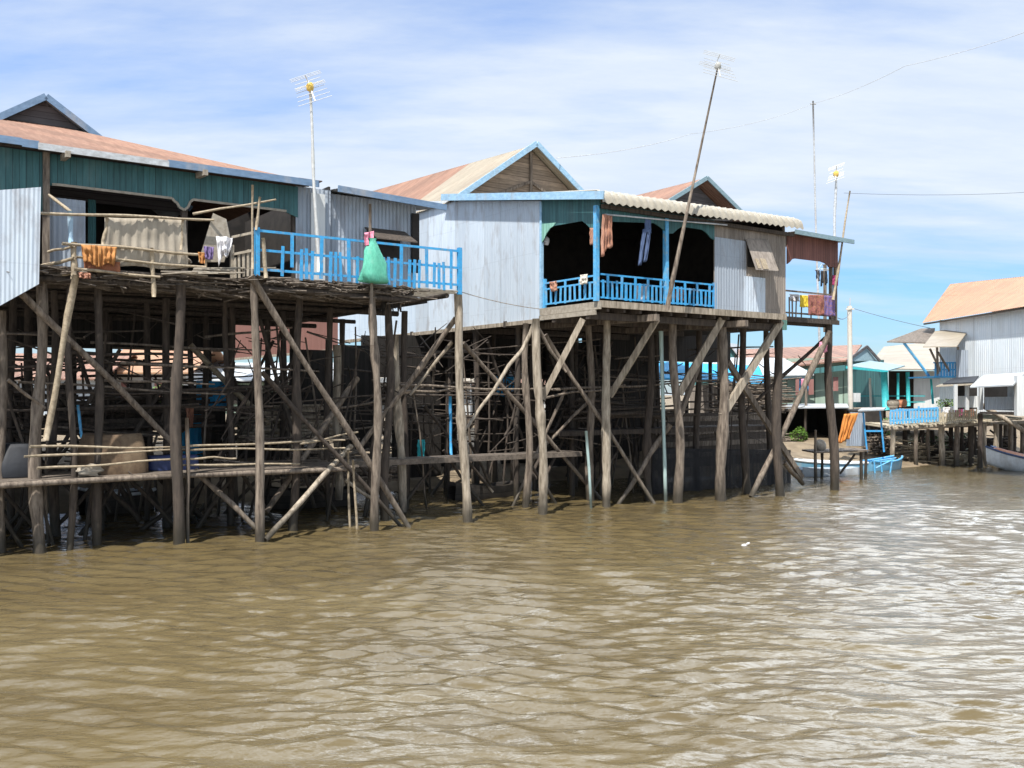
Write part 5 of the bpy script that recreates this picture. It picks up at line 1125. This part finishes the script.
for x0, x1 in ((795.5, 799), (808.5, 813.5)):
    mb = MB(); mb.slab([D(x0, 395, 49.7), D(x1, 394.5, 49.5), D(x1, 379, 49.5), D(x0, 379.5, 49.7)], (0, -.03, 0)); mb.build('shutter', 'shutter', wq, T=T9)
mb = MB(); mb.slab([D(833, 391, 49.2), D(838, 391, 49.05), D(838, 377, 49.05), D(833, 377, 49.2)], (0, -.04, 0)); mb.build('shutter', 'shutter', T9)
mb = MB(); mb.cloth(D(801, 379, 49.75), D(808, 378.5, 49.6), .4, depth=.02, folds=2, nu=10, nv=6, seed=4); mb.build('curtain', 'pink_cloth', wq, True, T=T9)
mb = MB(); mb.box(D(846, 411, 46), D(935, 408.5, 51)); mb.build('porch_floor', 'board', T9)
for x, d_ in ((700, 54), (740, 53), (790, 51), (830, 50), (862, 49), (884, 46.5), (908, 48)):
    p = D(x, 409, d_); mb = MB(); mb.pole((p.x, p.y, 0), p, .12, .1, 8, 4, .03); mb.build('stilt', 'wood_dark', T9, True)
mb = MB(); mb.beam(D(860, 396, 49), D(925, 396, 48.5), .05, .05); mb.beam(D(886, 402, 47), D(925, 402, 47), .05, .05); mb.build('porch_rail', 'paint_turq', T9)
# broad cream roof behind it
T10 = Thing('broad_shed', 'low broad shed with plain cream tin roof behind the turquoise posts', 'shed', D(915, 400, 57), 'W')
mb = MB(); mb.slab([D(866, 369, 54), D(968, 371, 53), D(980, 338, 62), D(884, 347.5, 64)], (0, 0, .06)); mb.build('roof', 'roof_cream', T10)
mb = MB(); mb.slab([D(914, 408, 54.5), D(968, 408, 53.5), D(968, 371, 53.5), D(914, 371, 54.5)], (0, .06, 0)); mb.build('front_wall', 'wall_white', T10)
mb = MB(); mb.slab([D(889, 410, 56), D(914, 410, 55.6), D(914, 371, 55.6), D(889, 371, 56)], (0, .06, 0)); mb.build('gap_shade_panel', 'dark', T10)  # dark sheet standing in for shade in the porch gap
# pale power pole
T = Thing('power_pole', 'tall pale concrete power pole in front of the mint house', 'power pole', D(850, 410, 46.5), 'W')
mb = MB(); p, q = D(851, 412, 46.5), D(849.5, 306, 46.5); p.z = 0; mb.beam(p, q, .18, .17, up=(0, 1, 0)); mb.build('shaft', 'concrete', T)
mb = MB(); mb.beam(D(846, 309, 46.4), D(854, 309, 46.4), .07, .07); mb.build('crossarm', 'concrete', T)
mb = MB(); mb.path([D(850, 306, 46.5), D(850, 298, 46.5)], .025, 6); mb.build('spike', 'steel', T)
mb = MB(); mb.box(D(854, 402, 46.3), D(859, 393, 46.5)); mb.build('meter_box', 'wall_white', T)
# dark shop shack on the bank with a white roof edge
T11 = Thing('waterside_shack', 'dark open waterside shack with thin white roof edge below the mint house', 'shack', D(815, 440, 44), 'W')
mb = MB(); mb.slab([D(724, 409, 43), D(849, 408.2, 42.2), D(847, 404.5, 47), D(724, 405, 47)], (0, 0, .05)); mb.build('roof', 'roof_white', T11)
mb = MB(); mb.box(D(724, 450, 46.8), D(852, 406, 47)); mb.build('rear_wall', 'dark', T11)
mb = MB(); mb.box(D(727, 448, 42.6), D(850, 446, 46.8)); mb.build('floor', 'board', T11)
mb = MB(); mb.box(D(848, 446, 42.6), D(850, 409, 46.8)); mb.build('end_wall', 'dark', T11)
for x in (774, 805, 846):
    mb = MB(); p = D(x, 448, 42.7); mb.pole((p.x, p.y, -.3), D(x, 409.5, 42.7), .06, .05, 7, 4, .02); mb.build('post', 'wood_dark', T11, True)
mb = MB(); mb.box(D(845, 421, 46.7), D(848, 434, 46.75)); mb.box(D(824, 419, 46.7), D(826, 430, 46.75)); mb.build('pale_board', 'wall_white', T11)
# white roofed open shed and blue tarpaulin further left
T12 = Thing('open_shed', 'open shed with sloping white tin roof seen between the porch stilts', 'shed', D(770, 420, 46), 'W')
mb = MB(); mb.slab([D(700, 378, 44.5), D(814, 375.5, 43.8), D(783, 359, 48.5), D(700, 358.5, 49)], (0, 0, .06)); mb.build('roof', 'roof_white', T12)
mb = MB(); mb.slab([D(700, 382, 44.6), D(812, 378.5, 43.95), D(812, 376, 43.95), D(700, 378.5, 44.6)], (0, .04, 0)); mb.build('fascia', 'trim_teal', T12)
for x, d_ in ((712, 45), (748, 45), (772, 44.6), (806, 44.2)):
    mb = MB(); p = D(x, 378, d_); mb.pole((p.x, p.y, 0), p, .08, .07, 7, 5, .03); mb.build('post', 'wood', T12, True)
mb = MB(); mb.slab([D(690, 445, 48), D(782, 445, 47.5), D(782, 385, 47.5), D(690, 385, 48)], (0, .05, 0)); mb.build('rear_wall', 'wall_wood', T12)
mb = MB(); mb.cloth(D(648, 361, 44), D(756, 366, 42.2), .85, depth=.05, folds=5, nu=40, nv=8, seed=90, normal=(0, -1, 0)); mb.v = [(x, y - (4.57 - z) * 1.6, z) for x, y, z in mb.v]
single('blue_tarpaulin', mb, 'tarp_blue', 'bright blue tarpaulin awning seen between the stilts of the veranda house', 'tarpaulin', D(700, 370, 43), 'W', smooth=True)
T13 = Thing('teal_hut', 'small hut with dark teal gable behind the white roofed shed', 'hut', D(728, 400, 56), 'W')
mb = MB(); mb.slab([D(712, 362, 55), D(728, 344, 55), D(742, 362, 55)], (0, .06, 0)); mb.build('gable_wall', 'wall_teal', T13)
mb = MB(); mb.slab([D(711, 363, 54.8), D(728, 343.5, 54.8), D(738, 345, 62), D(716, 366, 62)], (0, 0, .05)); mb.slab([D(743, 363, 54.8), D(728, 343.5, 54.8), D(738, 345, 62), D(752, 362, 62)], (0, 0, .05)); mb.build('roof', 'roof_grey', T13)
mb = MB(); mb.box(D(713, 412, 55.1), D(741, 362, 58)); mb.build('wall', 'wall_teal', T13)
# plank stage in the water with its things
T14 = Thing('plank_stage', 'small plank stage on thin legs in the water by the porch stilts', 'landing stage', D(842, 476, 33.6), 'W')
mb = MB()
for i in range(8): mb.beam(D(814, 452.5, 33.2) + Vector((0, i * .19, 0)), D(869, 450.5, 33.2) + Vector((0, i * .19, 0)), .15, .05)
mb.build('planks', 'board', T14)
for x, d_, h in ((815.5, 33.3, 430), (835, 34.4, 452), (861, 33.3, 452), (866, 34.5, 450), (822, 34.5, 452)):
    p = D(x, h, d_); mb = MB(); mb.pole((p.x, p.y, -.9), p, .06, .05, 7, 5, .02); mb.build('leg', 'wood' if h == 430 else 'wood_dark', T14, True)
mb = MB(); mb.pole(D(855, 454, 33.3), D(840, 474, 33.5), .05, .04, 6, 4, .02); mb.build('brace', 'wood_dark', T14, True)
mb = MB(); c = D(820, 447, 33.8); mb.lump(c + Vector((0, 0, .02)), .21, .2, .24, 5, .2); single('pale_sack', mb, 'board_pale', 'tan sack sitting on the small plank stage', 'sack', c, 'W', smooth=True)
mb = MB(); mb.cloth(D(844, 414, 39), D(858, 413, 39), (1.25, 1.05), depth=.07, folds=4, nu=34, taper=.75, seed=95, normal=(0, -1, 0)); mb.v = [(x - (D(850, 414, 39).z - z) * .28, y, z) for x, y, z in mb.v]
single('orange_sheet', mb, 'orange_cloth', 'vivid orange sheet hanging beside the waterside shack', 'sheet', D(848, 440, 39), 'W', smooth=True)
mb = MB(); mb.corr(D(846, 446, 40), D(866, 446, 40.4), D(865, 413, 40.4), D(850, 412, 40), .1, .01); single('grey_screen', mb, 'tin_grey', 'grey sheet metal screen behind the vivid orange sheet', 'screen', D(856, 446, 40), 'W')
T15 = Thing('boat_canopy', 'tall blue painted boat canopy beside the grey screen', 'canopy', D(873, 450, 38.6), 'W')
for a, b in (((863, 412), (867, 452)), ((880, 411), (884, 452))):
    mb = MB(); mb.path([D(*a, 38.6), D(*b, 38.6)], .036, 6); mb.build('post', 'paint_blue', T15)
mb = MB(); mb.slab([D(858, 411.5, 38.2), D(884, 410.5, 38.2), D(886, 408.5, 40), D(862, 409, 40)], (0, 0, .05)); mb.build('canopy', 'roof_grey', T15)
for y in (431,):
    mb = MB(); mb.beam(D(865, y, 38.6), D(883, y, 38.6), .04, .07); mb.build('rail', 'paint_blue', T15)
T16 = Thing('blue_trestle', 'low blue trestle standing in the shallows at the bright blue boat', 'trestle', D(883, 470, 37), 'W')
for a, b in (((874, 460), (875, 474)), ((892, 461), (890, 474)), ((874, 461), (896, 458)), ((876, 468), (892, 460)), ((880, 458), (882, 472))):
    mb = MB(); mb.path([D(*a, 36.6), D(*b, 36.6)], .028, 6); mb.build('bar', 'paint_cyan', T16)
# plants and brush on the bank
def bush(label, c, rx, ry, rz, count, size, m, seed, frame='W', name='shrub', cat='shrub'):
    T = Thing(name, label, cat, c, frame); r = random.Random(seed); c = Vector(c)
    mb = MB()
    for i in range(9):
        a = r.uniform(0, 6.28); e = c + Vector((math.cos(a) * rx * .7, math.sin(a) * ry * .7, rz * r.uniform(.8, 1.7))); mb.path([c, c.lerp(e, .5) + Vector((0, 0, .08)), e], [.025, .018, .008], 5)
    mb.build('stems', 'wood_dark', T)
    MB().leaves(c + Vector((0, 0, rz)), rx, ry, rz, count, size, seed).build('foliage', m, T)
bush('bright green potted plant in the opening of the waterside shack', D(799, 446, 42.3), .42, .35, .42, 420, .13, 'leaf', 1, name='plant', cat='plant')
bush('dark green plant at the far left of the waterside shack', D(781, 446, 43), .4, .35, .4, 300, .12, 'leaf_dark', 2, name='plant', cat='plant')
bush('dark scrub under the jetty between its pale posts', D(926, 458, 43.5), 1.1, .8, .55, 900, .12, 'leaf_dark', 3)
bush('low scrub behind the right hand pale jetty post', D(958, 455, 44.5), .8, .7, .55, 600, .12, 'leaf_dark', 4)
bush('leafy green shrub glimpsed beneath the teal fronted house', W2H(D(172, 418, 40)), .9, .8, .8, 800, .16, 'leaf', 5, 'H')
pole_pile('sandy heap of dead brush and sticks at the water edge by the blue boats', D(905, 462, 42), 2.6, 160, .025, 1.6, 1.0, 'bamboo', 8, 'W', .4, name='brush_heap', cat='brush heap')
pole_pile('dark heap of dead branches under the middle of the jetty', D(930, 462, 42.6), 2.4, 140, .03, 1.4, .9, 'wood_dark', 9, 'W', -.3, name='brush_heap', cat='brush heap')
for lb, x, y, d_, m_ in (('orange plastic tub on the mint house porch edge', 901, 407, 45.5, 'boat_orange'), ('tan jar on the porch edge beside the orange tub', 893, 407.5, 45.2, 'board_pale')):
    mb = MB(); c = D(x, y, d_); n_ = 14
    mb.path([c, c + Vector((0, 0, .1)), c + Vector((0, 0, .25)), c + Vector((0, 0, .33)), c + Vector((0, 0, .36))], [.22, .28, .29, .25, .27], n_); single('tub', mb, m_, lb, 'tub', c, 'W', smooth=True)
pole_pile('grey tangle of broken sticks on the bank behind the bright blue boat', D(880, 452, 41.5), 2.0, 110, .025, 1.6, 1.0, 'wood', 21, 'W', .9, name='brush_heap', cat='brush heap')
pole_pile('heap of dark planks and sticks under the right end of the jetty', D(985, 458, 42.6), 2.6, 120, .035, 1.6, 1.1, 'wood_dark', 22, 'W', .2, name='brush_heap', cat='brush heap')
pole_pile('low straw coloured brush heap between the two pale jetty posts', D(962, 464, 41.3), 1.9, 90, .022, 1.0, .6, 'straw', 23, 'W', .5, name='brush_heap', cat='brush heap')
pole_pile('stack of grey poles beside the plant in the waterside shack', D(775, 448, 42.4), 2.0, 60, .03, .8, .6, 'wood', 24, 'W', .1)
bush('small green bush on the bank left of the bright blue fence', D(884, 436, 43.5), .5, .4, .45, 320, .12, 'leaf', 25)
bush('trailing green plant at the foot of the white shack wall', D(946, 408, 41), .45, .3, .22, 200, .10, 'leaf', 26, name='plant', cat='plant')
# houses of the street behind, seen under the floors
def back_house(label, x0, x1, yb, yw, yt, d, wall, roof, group='low houses of the street behind', over=.5):
    a, b = D(x0, yb, d), D(x1, yb, d); za_ = D(x0, yw, d).z; zt2 = D(x0, yt, d).z; zb2 = a.z; dep = 6
    T = Thing('back_house', label, 'house', ((a.x + b.x) / 2, d + dep / 2, .5), 'W', group)
    mb = MB(); mb.box((a.x, d, zb2), (b.x, d + dep, za_)); mb.build('wall', wall, T)
    mb = MB(); mb.slab([(a.x - over, d - over, za_ - .1), (b.x + over, d - over, za_ - .1), (b.x + over, d + dep / 2, zt2), (a.x - over, d + dep / 2, zt2)], (0, 0, .07))
    mb.slab([(a.x - over, d + dep + over, za_ - .1), (b.x + over, d + dep + over, za_ - .1), (b.x + over, d + dep / 2 + .02, zt2 - .003), (a.x - over, d + dep / 2 + .02, zt2 - .003)], (0, 0, .07)); mb.build('roof', roof, T)
    L = b.x - a.x
    for q in (.25, .7):
        mb = MB(); mb.box((a.x + L * q, d - .05, zb2 + .5), (a.x + L * q + .8, d + .02, zb2 + 1.4)); w_ = mb.build('window', 'dark', T)
        mb = MB(); mb.box((a.x + L * q - .4, d - .09, zb2 + .5), (a.x + L * q - .05, d - .055, zb2 + 1.4)); mb.build('shutter', 'shutter', w_, T=T)
    for q in (.03, .35, .66, .97):
        for dd in (.1, dep - .1):
            mb = MB(); mb.pole((a.x + L * q, d + dd, .2), (a.x + L * q, d + dd, zb2 + .01), .11, .1, 7, 4, .03); mb.build('stilt', 'wood_dark', T, True)
back_house('white walled street house with orange roof, seen under the teal house at its middle', 112, 186, 412, 372, 344, 44, 'wall_white', 'roof_orange')
back_house('bluish street house with tiled roof, furthest left under the teal house', -30, 96, 415, 378, 352, 42, 'tin_pale', 'roof_tile')
back_house('cream street house with white roof behind the reddish skirting', 196, 330, 414, 380, 362, 46, 'wall_mint', 'roof_white')
back_house('pale street house with cream roof, half hidden by the dark backing', 345, 470, 415, 382, 362, 47, 'wall_white', 'roof_cream')
back_house('street house with white walls, furthest right under the veranda house', 480, 640, 418, 384, 366, 50, 'wall_white', 'roof_tile')
